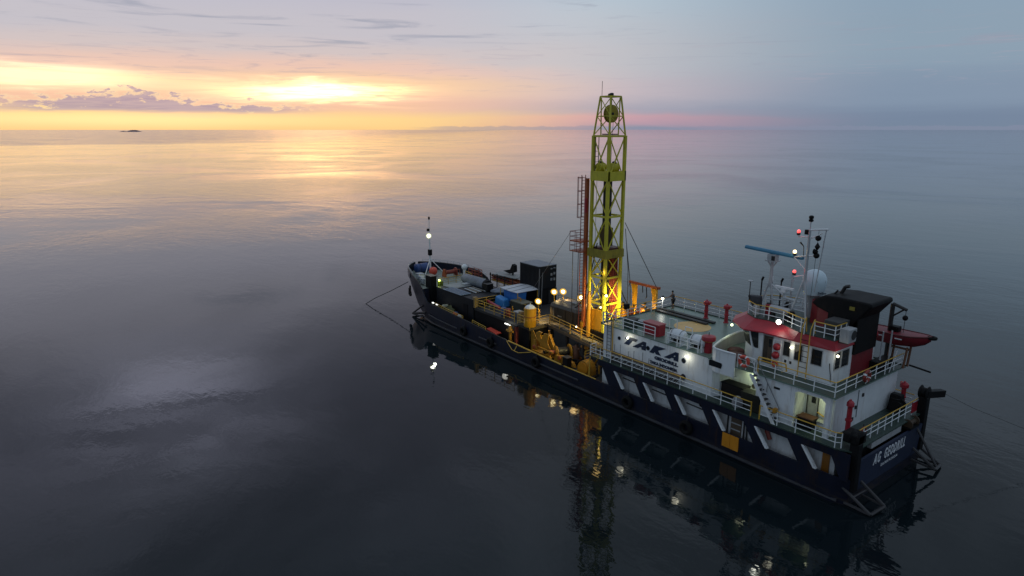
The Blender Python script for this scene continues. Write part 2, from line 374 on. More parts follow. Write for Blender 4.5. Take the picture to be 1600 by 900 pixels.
def text_mb(s, origin, u, v, width, height, depth=0.02, bold=0.0, shear=0.0, spacing=1.0):
    """lettering from Blender's built-in font, fitted to width x height on the plane origin,u,v"""
    cu_ = bpy.data.curves.new('lettering', 'FONT'); cu_.body = s; cu_.offset = bold; cu_.shear = shear; cu_.extrude = 0.5; cu_.resolution_u = 3; cu_.space_character = spacing
    to = bpy.data.objects.new('lettering', cu_); C.objects.link(to)
    dg = bpy.context.evaluated_depsgraph_get(); me = bpy.data.meshes.new_from_object(to.evaluated_get(dg))
    bpy.data.objects.remove(to); bpy.data.curves.remove(cu_)
    xs = [q.co.x for q in me.vertices]; ys = [q.co.y for q in me.vertices]
    x0, x1, y0, y1 = min(xs), max(xs), min(ys), max(ys)
    o = Vector(origin); u = Vector(u); v = Vector(v); nn = u.cross(v)
    mb = MB(); mb.add([o + u * ((q.co.x - x0) / (x1 - x0) * width) + v * ((q.co.y - y0) / (y1 - y0) * height) + nn * ((q.co.z + 0.5) * depth) for q in me.vertices], [tuple(f.vertices) for f in me.polygons])
    bpy.data.meshes.remove(me); return mb

# ================================================================== water and island
def make_water():
    m = bpy.data.materials.new('sea_water'); m.use_nodes = True; t = m.node_tree; b = t.nodes['Principled BSDF']; N = NB(t)
    geo = N.n('ShaderNodeNewGeometry'); pos = geo.outputs['Position']
    b.inputs['Base Color'].default_value = (0.006, 0.011, 0.014, 1); b.inputs['IOR'].default_value = 1.333
    rot = N.n('ShaderNodeMapping'); t.links.new(pos, rot.inputs[0]); rot.inputs['Rotation'].default_value = (0, 0, R(-37)); rot.inputs['Scale'].default_value = (0.45, 1.0, 1.0)
    w1 = N.noise(rot.outputs[0], 0.16, 3, 0.55, 0.4)
    w2 = N.noise(rot.outputs[0], 0.75, 3, 0.6, 0.3)
    w3 = N.noise(pos, 2.6, 2, 0.5)
    patch = N.noise(pos, 0.011, 3, 0.55, 0.8)
    cat = N.smooth(patch, 0.36, 0.66)                       # cat's paws of wind on a calm sea
    sepn = N.n('ShaderNodeSeparateXYZ'); t.links.new(pos, sepn.inputs[0])
    dist = N.m('SQRT', N.m('ADD', N.m('MULTIPLY', sepn.outputs[0], sepn.outputs[0]), N.m('MULTIPLY', sepn.outputs[1], sepn.outputs[1])))
    side = N.smooth(N.vm('DOT_PRODUCT', pos, tuple(rgt)), -100.0, -900.0)
    wind = N.smooth(N.m('ADD', dist, N.m('MULTIPLY', N.noise(pos, 0.0016, 3, 0.5), 300.0)), 1350.0, 1480.0); wind = N.m('MULTIPLY', wind, N.m('ADD', 0.15, N.m('MULTIPLY', side, 0.85)))  # rougher water offshore
    amp = N.m('MULTIPLY', N.m('ADD', 0.36, N.m('MULTIPLY', cat, 0.75)), N.m('ADD', 1.0, N.m('MULTIPLY', N.smooth(dist, 85.0, 300.0), 2.4)))
    amp = N.m('ADD', amp, N.m('MULTIPLY', wind, 1.2))
    h = N.m('ADD', N.m('MULTIPLY', w1, 0.050), N.m('ADD', N.m('MULTIPLY', w2, 0.026), N.m('MULTIPLY', N.m('MULTIPLY', w3, N.m('ADD', 0.35, cat)), 0.010)))
    bp = N.n('ShaderNodeBump'); bp.inputs['Strength'].default_value = 1.0; bp.inputs['Distance'].default_value = 1.0
    t.links.new(N.m('MULTIPLY', h, amp), bp.inputs['Height']); t.links.new(bp.outputs[0], b.inputs['Normal'])
    N.put(b.inputs['Roughness'], N.m('ADD', 0.02, N.m('ADD', N.m('MULTIPLY', cat, 0.03), N.m('MULTIPLY', wind, 0.10))))
    mb = MB(); L = 60000.0
    mb.add([(-L, -L, 0), (L, -L, 0), (L, L, 0), (-L, L, 0)], [(0, 1, 2, 3)])
    o = obj('sea', mb, m); o['kind'] = 'structure'; return o
make_water()
def make_island():
    mb = MB(); n = 26; prof = []
    Rr, Up = Vector((rgt.x, rgt.y, 0)), Vector((0, 0, 1))
    cen = Vector((-18.1, 46.3, 0)) + (fwd * 1061 + rgt * -594).normalized() * 9000.0
    rows = []
    for j in range(5):
        row = []
        for i in range(n + 1):
            t = i / n; w = (t - 0.5) * 310
            hgt = (22 * math.exp(-((t - 0.62) / 0.22) ** 2) + 11 * math.exp(-((t - 0.2) / 0.1) ** 2)) * (0.8 + 0.4 * random.random()) * math.sin(math.pi * min(1, max(0, t)))** 0.35
            k = 1 - abs(j - 2) / 2.0
            row.append(cen + Rr * w + fwd * ((j - 2) * 60.0 * math.sin(math.pi * (0.05 + 0.9 * t))) + Up * (hgt * k - 1.0))
        rows.append(row)
    vs = [q for r in rows for q in r]
    fs = [(j * (n + 1) + i, j * (n + 1) + i + 1, (j + 1) * (n + 1) + i + 1, (j + 1) * (n + 1) + i) for j in range(4) for i in range(n)]
    mb.add(vs, fs)
    o = obj('island', mb, mat('hazy_wooded_island', (0.16, 0.12, 0.16), 0.9, var=0.3, scale=0.02)); o['kind'] = 'structure'
make_island()

# ================================================================== the ship
ship = thing('drilling_ship', 'long navy drilling vessel with white deckhouse and red wheelhouse roof, anchored on calm sea', 'ship')
YP, YS = 5.65, -5.65          # hull sides
ZM, ZB, ZU, ZK = 0.9, 3.8, 6.88, 10.08      # main, boat, bridge and monkey decks
def hb(x):                    # half breadth of the deck
    T = [(-0.4, 5.3), (0.6, 5.65), (51, 5.65), (54, 5.5), (57, 5.0), (59, 4.55), (61, 3.9), (62.5, 3.3), (64, 2.45), (65.2, 1.3), (65.9, 0.35)]
    for (a, p_), (b_, q) in zip(T, T[1:]):
        if x <= b_: return p_ + (q - p_) * max(0, (x - a)) / (b_ - a)
    return T[-1][1]
def interp(T, x):
    if x <= T[0][0]: return T[0][1]
    for (a, p_), (b_, q) in zip(T, T[1:]):
        if x <= b_: return p_ + (q - p_) * (x - a) / (b_ - a)
    return T[-1][1]
TOP = [(-0.4, 1.86), (22, 1.66), (27, 1.66), (38, 1.92), (43, 2.2), (46, 2.3), (50, 2.45), (52.4, 2.55), (53.6, 2.6), (54.5, 3.2), (55.3, 4.0), (57, 4.75), (60, 5.05), (66, 5.2)]
BOT = [(-0.4, -1.2), (53, -1.2), (55.5, -0.2), (57.8, 0.5), (59.6, 1.15), (61, 1.9), (63, 2.8), (65, 3.7), (66, 4.3)]
DECK = [(-0.4, 0.9), (46, 0.95), (52, 1.5), (54.9, 1.6), (55.2, 3.9), (66, 4.15)]
XS = [-0.4, 0.6, 3, 8, 14, 20, 22, 24, 27, 32, 38, 43, 46, 50, 52.4, 53.6, 54.5, 54.9, 55.25, 56, 57, 58, 59, 60, 61, 62, 62.8, 63.6, 64.3, 65, 65.5, 65.9]
rings = []
for x in XS:
    b_ = hb(x); zt = interp(TOP, x); zb = interp(BOT, x); zd = min(interp(DECK, x), zt - 0.15); bw = b_ * (1.0 if x < 50 else max(0.80, 1 - (x - 50) * 0.014))
    ti = max(0.05, b_ - 0.16); kn = zb + 0.42 * (zt - zb)
    half = [(0.0, zb), (bw * 0.82, zb), (bw * 0.97, zb + 0.28), ((bw + b_) / 2 + 0.01, kn), (b_, zt), (ti, zt), (ti, zd), (0.0, zd)]
    full = half + [(-y, z) for (y, z) in half[::-1][1:-1]]
    rings.append([(x, y, z) for (y, z) in full])
mb = MB(); nr = len(rings[0])
mb.add([q for r in rings for q in r], [(k * nr + i, (k + 1) * nr + i, (k + 1) * nr + (i + 1) % nr, k * nr + (i + 1) % nr) for k in range(len(XS) - 1) for i in range(nr)] + [tuple(range(nr)), tuple(range((len(XS) - 1) * nr, len(XS) * nr))])
hull = obj('hull', mb, NAVY, ship, smooth=True)
# main deck and forecastle deck laid a little above the shell's own floor
for nm, xa, xb, m_ in (('main_deck', 0.7, 52.2, DECKD), ('forecastle_deck', 55.3, 65.3, PALEDECK)):
    xs_ = [x for x in XS if xa < x < xb]; xs_ = [xa] + xs_ + [xb]
    lo = [(x, hb(x) - 0.2, interp(DECK, x) + 0.02) for x in xs_] + [(x, -hb(x) + 0.2, interp(DECK, x) + 0.02) for x in xs_[::-1]]
    n_ = len(lo) // 2
    mbd = MB(); mbd.add(lo, [(i, i + 1, 2 * n_ - 2 - i, 2 * n_ - 1 - i) for i in range(n_ - 1)])
    obj(nm, mbd, m_, ship)
# rubbing strakes
def strake(pts, name='rubbing_strake', r=0.09, m_=NAVY):
    return obj(name, lines([pts], r, 6), m_, ship)
for sgn in (1, -1):
    strake([(x, sgn * (hb(x) + 0.05), 0.22) for x in (0.2, 6, 14, 22, 30, 38, 46, 52)] + [(x, sgn * (hb(x) * max(0.8, 1 - (x - 50) * 0.012) + 0.12), 0.28) for x in (54, 55.5)], r=0.12, m_=mat('worn_strake_paint', (0.030, 0.032, 0.040), 0.55, var=0.5, dirt=0.6, dirtcol=(0.06, 0.045, 0.035, 1), scale=1.5))
    strake([(x, sgn * (hb(x) + 0.05), interp([(46, 0.9), (51, 1.0), (54, 1.15)], x)) for x in (46.2, 48, 51, 53)], m_=MATS['worn_strake_paint'])
    strake([(x, sgn * (hb(x) + 0.05), 0.95) for x in (25, 31)], m_=MATS['worn_strake_paint'])
    strake([(x, sgn * (hb(x) + 0.05), 1.02) for x in (38.2, 41.6)], m_=MATS['worn_strake_paint'])
# cap rail of the bulwark, painted yellow amidships
for sgn in (1, -1):
    obj('bulwark_cap', lines([[(x, sgn * (hb(x) - 0.06), interp(TOP, x) + 0.05) for x in (22.8, 27.2)]], 0.055), YRAIL, ship)
    obj('bulwark_cap', lines([[(x, sgn * (hb(x) - 0.06), interp(TOP, x) + 0.06) for x in (27.6, 32, 36.2)]], 0.075), YRAIL, ship)
    obj('bulwark_cap', lines([[(x, sgn * (hb(x) - 0.06), interp(TOP, x) + 0.04) for x in (36.4, 40, 44, 52)]], 0.06), DSTEEL, ship)
    obj('bulwark_cap', lines([[(x, sgn * (hb(x) - 0.08), interp(TOP, x) + 0.03) for x in (55.3, 57, 59, 61, 62, 63, 64.2, 65.2, 65.9)]], 0.07), DSTEEL, ship)

# upper side plating with slanted openings between main and boat deck
OPEN = [(20.5, 18.2), (17.1, 14.85), (13.75, 11.25), (10.1, 7.4), (6.5, 3.95), (2.9, 0.85)]       # forward and aft edge at the top
Zo0, Zo1, SL = 1.90, 3.22, 0.95
for sgn in (1, -1):
    ya, yb = sgn * YP, sgn * (YP - 0.14)
    mbp = MB(); mbp.prism([(-0.35, 3.22), (22.5, 3.22), (22.5, 3.70), (-0.35, 3.70)], 'y', ya, yb)
    edges_ = [(22.0, 22.0)] + OPEN
    # slanted posts between the openings
    for (f0, a0), (f1, a1) in zip([(None, 22.0)] + OPEN, OPEN + [(0.12, None)]):
        if f1 == 0.12: mbp.prism([(a0, 3.23), (a0 - 0.75, 1.80), (-0.35, 1.80), (-0.35, 3.23)], 'y', ya, yb)
        elif a0 == 22.0: mbp.prism([(22.0, 3.23), (21.1, 1.70), (f1 - SL, 1.70), (f1, 3.23)], 'y', ya, yb)
        else: mbp.prism([(a0, 3.23), (a0 - 0.92, 1.80), (f1 - SL, 1.80), (f1, 3.23)], 'y', ya, yb)
    up = obj('side_plating', mbp, NAVY, ship)
    for (f, a) in OPEN:
        obj('opening_rim', MB().prism([(f + 0.02, 3.20), (f - SL - 0.02, 1.86), (f - SL - 0.2, 1.86), (f - 0.16, 3.20)], 'y', sgn * (YP + 0.05), sgn * (YP - 0.2)), WHITE, up)
# white inner wall seen through the openings
low = obj('lower_deckhouse', MB().box(0.9, 22.1, -4.87, 4.87, 0.93, 3.70), mat('grime_white_paint', (0.62, 0.63, 0.64), 0.5, var=0.2, dirt=0.45, dirtcol=(0.22, 0.18, 0.15, 1), scale=0.8), ship)
for x in (19.4, 16.0, 12.4): obj('fender_bar', MB().beam((x + 0.7, 4.92, 2.55), (x - 1.3, 4.92, 2.5), 0.08, 0.07), DSTEEL, low)
for x in (11.7,): obj('porthole', MB().lathe([(0.19, 0), (0.19, 0.05)], (x, 4.87, 2.85), 14, 'y'), BLACK, low)
dr_ = obj('door', MB().box(8.0, 8.9, 4.87, 4.94, 1.0, 3.0), BROWN, low)
for zz in (1.4, 1.9, 2.4): obj('door_bar', MB().box(8.05, 8.85, 4.94, 4.98, zz, zz + 0.08), GALV, dr_)
for x in (9.15, 7.75, 7.5): obj('pipe', MB().bar((x, 4.97, 1.0), (x, 4.97, 3.4), 0.06), DSTEEL, low)
obj('door', MB().box(1.25, 1.75, 4.87, 4.95, 1.0, 3.0), mat('dim_orange_paint', (0.30, 0.115, 0.012), 0.5, var=0.3, dirt=0.4), low)
obj('pipe_elbow', MB().bar((5.9, 4.92, 2.9), (5.9, 5.0, 2.9), 0.16).bar((5.9, 5.0, 2.9), (5.6, 5.0, 2.3), 0.16), PIPER, low)
# transom
tr = obj('transom', MB().loft([(-0.45, 5.1, 0.8), (-0.45, -5.25, 0.8), (-0.3, -5.25, 0.8), (-0.3, 5.1, 0.8)], [(-0.6, 4.75, 3.12), (-0.6, -4.9, 3.12), (-0.42, -4.9, 3.12), (-0.42, 4.75, 3.12)]), TRANSOM, ship)
def on_tr(y, z): return Vector((-0.458 - (z - 0.8) * 0.15 / 2.32, y, z))
vv = (on_tr(0, 3) - on_tr(0, 2)).normalized()
obj('lettering', text_mb('AG', on_tr(2.65, 2.12), (0, -1, 0), vv, 0.95, 0.82, 0.03, 0.018, 0, 1.3), WHITEL, tr)
obj('lettering', text_mb('GEODRILL', on_tr(1.12, 2.12), (0, -1, 0), vv, 3.15, 0.82, 0.03, 0.018, 0, 1.32), WHITEL, tr)
obj('lettering', text_mb('SAMARINDA', on_tr(1.35, 1.62), (0, -1, 0), vv, 2.5, 0.22, 0.02, 0.0, 0, 1.25), WHITEL, tr)
obj('stern_bulkhead', MB().box(0.0, 0.15, -5.3, 5.3, 0.95, 3.68), BLACK, ship)
# boat deck
obj('boat_deck', MB().prism([(-0.35, -5.2), (0.6, -5.62), (22.5, -5.62), (23.7, -5.62), (23.7, -5.25), (22.9, -5.25), (22.9, 4.8), (23.7, 4.8), (23.7, 5.62), (0.6, 5.62), (-0.35, 5.2)], 'z', 3.72, 3.80), DECKG2, ship)

# ---- deckhouse blocks
YW = 4.75                     # port wall of the lettered house
dh = obj('deckhouse', MB().box(11.4, 22.8, -5.15, YW, 3.80, 6.80), WHITE, ship)
obj('front_bulkhead', MB().box(22.13, 22.85, -5.1, YW - 0.03, 0.95, 3.70), WHITE, ship)
obj('aft_deckhouse', MB().box(1.65, 11.39, -4.9, 3.05, 3.80, 6.80), WHITE, ship)
obj('stair_casing', MB().box(4.45, 7.15, 3.06, 4.85, 3.80, 6.78), WHITE, ship, bevel=0.04)
obj('corner_casing', MB().prism([(11.39, 3.06), (11.39, 4.74), (11.0, 4.74), (10.6, 4.3), (10.4, 3.06)], 'z', 3.80, 6.78), WHITE, ship)
for (x0, x1) in ((4.15, 4.44), (1.66, 2.0)):
    obj('pillar', MB().box(x0, x1, 4.55, 4.86, 3.80, 6.78), WHITE, ship, bevel=0.03)
obj('header_beam', MB().prism([(2.0, 6.78), (4.15, 6.78), (4.15, 6.35), (3.9, 6.5), (2.3, 6.5), (2.0, 6.3)], 'y', 4.6, 4.84), WHITE, ship)
obj('corner_post', MB().box(1.66, 1.9, 3.06, 4.2, 3.8, 6.78), WHITE, ship)
dw = obj('shelter_door', MB().box(3.35, 4.1, 3.05, 3.13, 4.0, 6.1), GREYW, ship)
obj('door_frame', lines([[(3.3, 3.16, 3.95), (3.3, 3.16, 6.15), (4.12, 3.16, 6.15), (4.12, 3.16, 3.95)]], 0.04), DSTEEL, dw)
obj('door_window', MB().box(3.5, 3.8, 3.13, 3.16, 5.3, 5.75), GLASS, dw)
obj('hose', lines([[(3.3, 3.2, 4.75), (2.9, 3.25, 4.62), (2.3, 3.25, 4.5), (2.05, 3.25, 4.62), (2.0, 3.25, 5.0)]], 0.045), YRAIL, ship)
for (x, y, z, a) in ((1.63, 0.4, 5.9, 'x'), (1.63, 1.3, 5.2, 'x'), (1.63, 1.6, 4.4, 'x')):
    obj('wall_fitting', MB().box(x - 0.06, x + 0.01, y - 0.09, y + 0.09, z - 0.12, z + 0.12), DSTEEL, ship)
obj('cable_run', lines([[(1.62, 1.05, 6.4), (1.62, 1.05, 4.4)]], 0.025), STEEL, ship)
obj('name_plate', MB().box(5.3, 5.75, 4.85, 4.88, 6.15, 6.3), BLACK, ship)
obj('round_vent', MB().lathe([(0.17, 0), (0.17, 0.06)], (7.3, 4.86, 5.8), 14, 'y'), mat('dull_brass', (0.2, 0.17, 0.06), 0.5), ship)
# portholes and wall writing
for (x, z, r_) in ((20.85, 6.0, 0.17), (17.52, 5.96, 0.19), (13.75, 5.92, 0.21), (13.7, 4.55, 0.24)):
    ph = obj('porthole', MB().lathe([(r_, 0), (r_, 0.05), (r_ * 0.75, 0.05), (r_ * 0.75, 0.02)], (x, YW, z), 16, 'y'), NAVYL, dh, smooth=True)
    obj('pane', MB().lathe([(r_ * 0.74, 0), (r_ * 0.74, 0.03)], (x, YW, z), 16, 'y'), GLASS, ph)
U, V = (-1, 0, 0), (0, 0, 1)
for ch, xl, w_ in (('T', 20.25, 1.55), ('A', 19.25, 1.5), ('K', 17.35, 1.75), ('A', 15.78, 1.5)):
    obj('lettering', text_mb(ch, (xl, YW + 0.004, 5.66), U, V, w_, 0.74, 0.025, 0.115, 0.45), NAVYL, dh)
obj('lettering', text_mb('GEODRILL', (16.78, YW + 0.004, 5.19), U, V, 2.5, 0.31, 0.02, 0.075), NAVYL, dh)
obj('lettering', text_mb('TAKA INDONESIA', (17.25, YW + 0.004, 4.72), U, V, 2.95, 0.27, 0.02, 0.08), NAVYL, dh)
# ledge with pipes along the foot of the lettered wall
ledge = obj('pipe_ledge', MB().box(13.6, 21.6, YW, YW + 0.34, 4.45, 4.62), mat('rusty_ledge', (0.16, 0.115, 0.085), 0.7, var=0.4), ship)
first = None
for x in (21.2, 20.5, 19.5, 18.9, 17.9, 17.2, 16.0, 14.6):
    hgt = random.choice((0.75, 0.55, 0.9))
    obj('stanchion', MB().bar((x, YW + 0.2, 4.62), (x, YW + 0.2, 4.62 + hgt), 0.025, 5), STEEL, ledge)
mbh = MB()
for i in range(46):
    x = 21.5 - i * 0.17; mbh.bar((x, 5.35, 3.86), (x - 0.22, 4.95, 4.25 + 0.1 * math.sin(i * 2.1)), 0.04, 5)
obj('mooring_net', mbh, DSTEEL, ship)['kind'] = 'stuff'
# bridge deck / upper deck
ud = obj('upper_deck', MB().prism([(1.3, -5.2), (23.1, -5.2), (23.1, 4.8), (11.4, 4.8), (11.3, 5.0), (1.3, 5.0)], 'z', 6.80, 6.88), DECKG, ship)
obj('deck_edge', MB().box(23.1, 23.16, -5.2, 4.8, 6.74, 6.97).box(1.3, 23.1, -5.26, -5.2, 6.74, 6.97), DECKG2, ship)
obj('walkway_deck', MB().prism([(1.32, 3.0), (11.2, 3.0), (11.2, 4.96), (1.32, 4.96)], 'z', 6.884, 6.90).box(1.32, 2.6, -5.15, 2.99, 6.884, 6.90), DECKG2, ship)
obj('landing_circle', MB().lathe([(1.62, 0), (1.62, 0.008)], (17.35, -0.85, 6.884), 48), CIRCLE, ud)
for (x0, x1, y0) in ((16.7, 22.9, -3.35), (16.9, 22.8, -2.55)):
    obj('deck_beam', MB().box(x0, x1, y0, y0 + 0.42, 6.885, 7.05), DSTEEL, ud)
obj('deck_channel', MB().box(15.6, 22.7, 1.1, 1.3, 6.885, 6.95), DECKG2, ud)
# bridge wing bulwark: white outside, beige inside
wingp = [(8.85, 5.12), (9.6, 5.2), (10.5, 5.2), (10.95, 4.95), (11.25, 4.2), (11.6, 3.1), (11.95, 1.5), (12.1, 0.0), (11.95, -1.5), (11.6, -3.1), (11.25, -4.2), (10.95, -4.95), (10.5, -5.2), (8.85, -5.12)]
def offset_poly(P, d_):
    out = []
    for i, q in enumerate(P):
        a = Vector(P[max(0, i - 1)]); b = Vector(P[min(len(P) - 1, i + 1)]); t_ = (b - a).normalized(); nrm = Vector((-t_.y, t_.x)); out.append(tuple(Vector(q) + nrm * d_))
    return out
def strip(P, z0, z1, th):
    Q = offset_poly(P, -th); mb_ = MB()
    for i in range(len(P) - 1):
        quad = [P[i], P[i + 1], Q[i + 1], Q[i]]
        za = z0(P[i][0], P[i][1]) if callable(z0) else z0; zb_ = z0(P[i + 1][0], P[i + 1][1]) if callable(z0) else z0
        mb_.loft([(quad[0][0], quad[0][1], za), (quad[1][0], quad[1][1], zb_), (quad[2][0], quad[2][1], zb_), (quad[3][0], quad[3][1], za)], [(q[0], q[1], z1) for q in quad])
    return mb_
zwing = lambda x, y: 6.05 if abs(y) > 4.5 else 6.9
wb = obj('wing_bulwark', strip(wingp, zwing, 7.85, 0.07), WHITE, ship)
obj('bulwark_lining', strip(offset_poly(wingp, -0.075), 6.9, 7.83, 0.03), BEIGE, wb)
obj('bulwark_cap', lines([[(x, y, 7.88) for x, y in wingp]], 0.07), WHITE, wb)
obj('wing_soffit', MB().prism([(8.85, 4.7), (8.85, 5.1), (10.5, 5.16), (10.95, 4.9), (11.1, 4.7)], 'z', 6.0, 6.06), WHITE, wb)
obj('wing_window', MB().prism([(11.02, 6.45), (11.05, 6.85), (10.9, 6.92), (9.95, 6.88), (9.88, 6.75), (9.95, 6.45)], 'y', 5.16, 5.235), GLASS, wb)
mt = obj('tarpaulin_heap', MB().sphere((10.1, 3.2, 6.95), 0.9, 12, 6, 0.35).sphere((10.9, 2.0, 6.95), 0.7, 12, 6, 0.4), MAROON, None, smooth=True)
tag(mt, 'maroon tarpaulin heaped on deck inside the curved bridge wing bulwark', 'tarpaulin')

# ---- wheelhouse
whp = [(2.7, 2.95), (8.9, 2.95), (10.15, 1.95), (10.75, 0.7), (10.75, -0.7), (10.15, -1.95), (8.9, -2.95), (2.7, -2.95)]
wtp = [(2.7, 2.95), (9.3, 2.95), (10.6, 2.05), (11.2, 0.7), (11.2, -0.7), (10.6, -2.05), (9.3, -2.95), (2.7, -2.95)]
wh = obj('wheelhouse', MB().loft([(x, y, 6.9) for x, y in whp], [(x, y, 7.9) for x, y in whp]).loft([(x, y, 7.9) for x, y in whp], [(x, y, 9.5) for x, y in wtp]), WHITE, ship)
def window(poly, axis, a, b, parent=wh, frame=WHITE):
    w_ = obj('window', MB().prism(poly, axis, a, b), GLASS, parent); return w_
Yp = 2.95
w1 = window([(9.2, 9.25), (8.5, 9.25), (8.42, 8.05), (8.66, 8.02), (8.8, 8.1)], 'y', Yp, Yp + 0.03)
obj('mullion', MB().beam((9.25, Yp + 0.03, 9.35), (8.85, Yp + 0.03, 7.85), 0.10, 0.12), WHITE, w1)
q0, q1 = Vector((8.9, 2.95, 0)), Vector((10.15, 1.95, 0)); q2, q3 = Vector((9.3, 2.95, 0)), Vector((10.6, 2.05, 0)); nf = Vector((0.62, 0.78, 0)) * 0.03
fw = MB(); a_ = [q0.lerp(q1, 0.12) + Vector((0.05, 0, 8.05)), q0.lerp(q1, 0.9) + Vector((0.05, 0, 8.05)), q2.lerp(q3, 0.9) + Vector((-0.05, 0, 9.25)), q2.lerp(q3, 0.1) + Vector((-0.05, 0, 9.25))]
fw.loft([q + nf * 0.2 for q in a_], [q + nf * 1.4 for q in a_]); window.__class__
obj('window', fw, GLASS, wh)
# open doorway with a brown interior
dor = obj('doorway', MB().box(7.25, 8.0, Yp, Yp + 0.025, 7.1, 9.2), mat('dim_wheelhouse_interior', (0.055, 0.04, 0.028), 0.7, var=0.4), wh)
obj('door_frame', lines([[(7.23, Yp + 0.04, 7.05), (7.23, Yp + 0.04, 9.23), (8.02, Yp + 0.04, 9.23), (8.02, Yp + 0.04, 7.05)]], 0.035), GREYW, dor)
obj('door_leaf', MB().box(7.28, 7.62, Yp + 0.027, Yp + 0.05, 7.12, 9.1), BROWN, dor)
obj('door_window', MB().box(7.33, 7.57, Yp + 0.05, Yp + 0.06, 8.4, 9.0), GLASS, dor)
for (x0, x1, z0) in ((5.88, 6.42, 8.05), (4.95, 5.55, 7.95), (3.5, 4.28, 8.0)):
    w_ = window([(x0, z0), (x1, z0), (x1, 9.15), (x0, 9.15)], 'y', Yp, Yp + 0.03)
    obj('window_frame', lines([[(x0, Yp + 0.03, z0), (x1, Yp + 0.03, z0), (x1, Yp + 0.03, 9.15), (x0, Yp + 0.03, 9.15), (x0, Yp + 0.03, z0)]], 0.03, 4), GREYW, w_)
for (y0, y1) in ((2.12, 2.9), (0.95, 1.98)):
    w_ = window([(y0, 7.95), (y1, 7.95), (y1, 9.2), (y0, 9.2)], 'x', 2.7, 2.67)
    obj('window_frame', lines([[(2.66, y0, 7.95), (2.66, y1, 7.95), (2.66, y1, 9.2), (2.66, y0, 9.2), (2.66, y0, 7.95)]], 0.03, 4), GREYW, w_)
for sgnx in (6.1, 5.7): obj('window_notice', MB().box(sgnx, sgnx + 0.16, Yp, Yp + 0.02, 7.55, 7.75), DSTEEL, wh)
obj('cable', lines([[(2.95, Yp + 0.04, 8.4), (2.9, Yp + 0.04, 8.0), (2.8, Yp + 0.05, 7.6), (2.75, Yp + 0.05, 7.1)]], 0.025), BLACK, wh)
# red eave: a skirt from the roof edge down and out over the windows
eb = [(2.6, -3.1), (2.6, 3.12), (5.6, 3.2), (8.1, 3.2), (9.35, 3.62), (9.9, 3.3), (11.25, 2.25), (12.0, 0.8), (12.0, -0.8), (11.25, -2.25), (9.9, -3.3), (8.1, -3.2)]
et = [(2.75, -3.0), (2.75, 3.02), (5.4, 2.95), (7.2, 2.05), (8.4, 2.0), (9.4, 2.2), (10.5, 1.55), (10.95, 0.6), (10.95, -0.6), (10.5, -1.55), (9.4, -2.2), (8.1, -2.5)]
ev = obj('red_eave', MB().loft([(x, y, 9.36) for x, y in eb], [(x, y, 9.44) for x, y in eb]).loft([(x, y, 9.44) for x, y in eb], [(x, y, 10.02) for x, y in et]), RED, ship)
mk = obj('monkey_deck', MB().prism([(x, y) for x, y in et], 'z', 10.02, 10.09), DECKG2, ship)
# ---- funnel casing and cap
fprof = [(2.6, 0.42), (5.6, 0.42), (6.3, 0.1), (6.7, -0.6), (6.7, -1.6), (6.3, -2.3), (5.6, -2.62), (2.6, -2.62)]
fpt = [(2.75, 0.42), (5.5, 0.42), (6.15, 0.1), (6.5, -0.6), (6.5, -1.6), (6.15, -2.3), (5.5, -2.62), (2.75, -2.62)]
fn = obj('funnel', MB().loft([(x, y, 6.9) for x, y in fprof], [(x, y, 11.7) for x, y in fpt]), mat('dark_red_funnel_paint', (0.20, 0.012, 0.018), 0.5, var=0.3, dirt=0.45, dirtcol=(0.02, 0.01, 0.01, 1)), ship)
obj('funnel_panel', MB().prism([(2.62, 8.7), (4.7, 9.2), (4.7, 11.69), (2.62, 11.69)], 'y', 0.40, 0.47).prism([(-2.66, 8.6), (0.47, 8.6), (0.47, 11.3), (-2.66, 11.3)], 'x', 2.52, 2.9), BLACK, fn)
capp = [(2.9, 10.6), (2.5, 11.2), (1.75, 12.2), (1.8, 12.45), (4.2, 12.5), (5.1, 12.42), (5.7, 12.1), (6.0, 11.7), (5.6, 11.45)]
fc = obj('funnel_cap', MB().prism(capp, 'y', 0.5, -2.75), BLACK, fn, bevel=0.12)
obj('exhaust_pipe', MB().bar((4.7, -1.0, 12.3), (4.4, -1.0, 12.95), 0.13, 10).bar((4.4, -1.0, 12.95), (4.1, -1.0, 13.05), 0.13, 10).bar((5.0, -0.6, 12.3), (4.7, -0.6, 12.7), 0.07, 8), DSTEEL, fn)
obj('louvre_light', MB().box(2.85, 3.2, 0.5, 0.56, 11.75, 12.0), mat('dull_yellow_plate', (0.25, 0.2, 0.03), 0.5), fn)
obj('funnel_casing_aft', MB().box(1.9, 2.58, -4.4, -2.2, 6.9, 7.6), BLACK, ship)
obj('vent_trunk', MB().box(2.85, 4.0, 1.0, 2.3, 10.09, 11.2), mat('dark_grey_vent', (0.05, 0.05, 0.05), 0.6), ship, bevel=0.06)

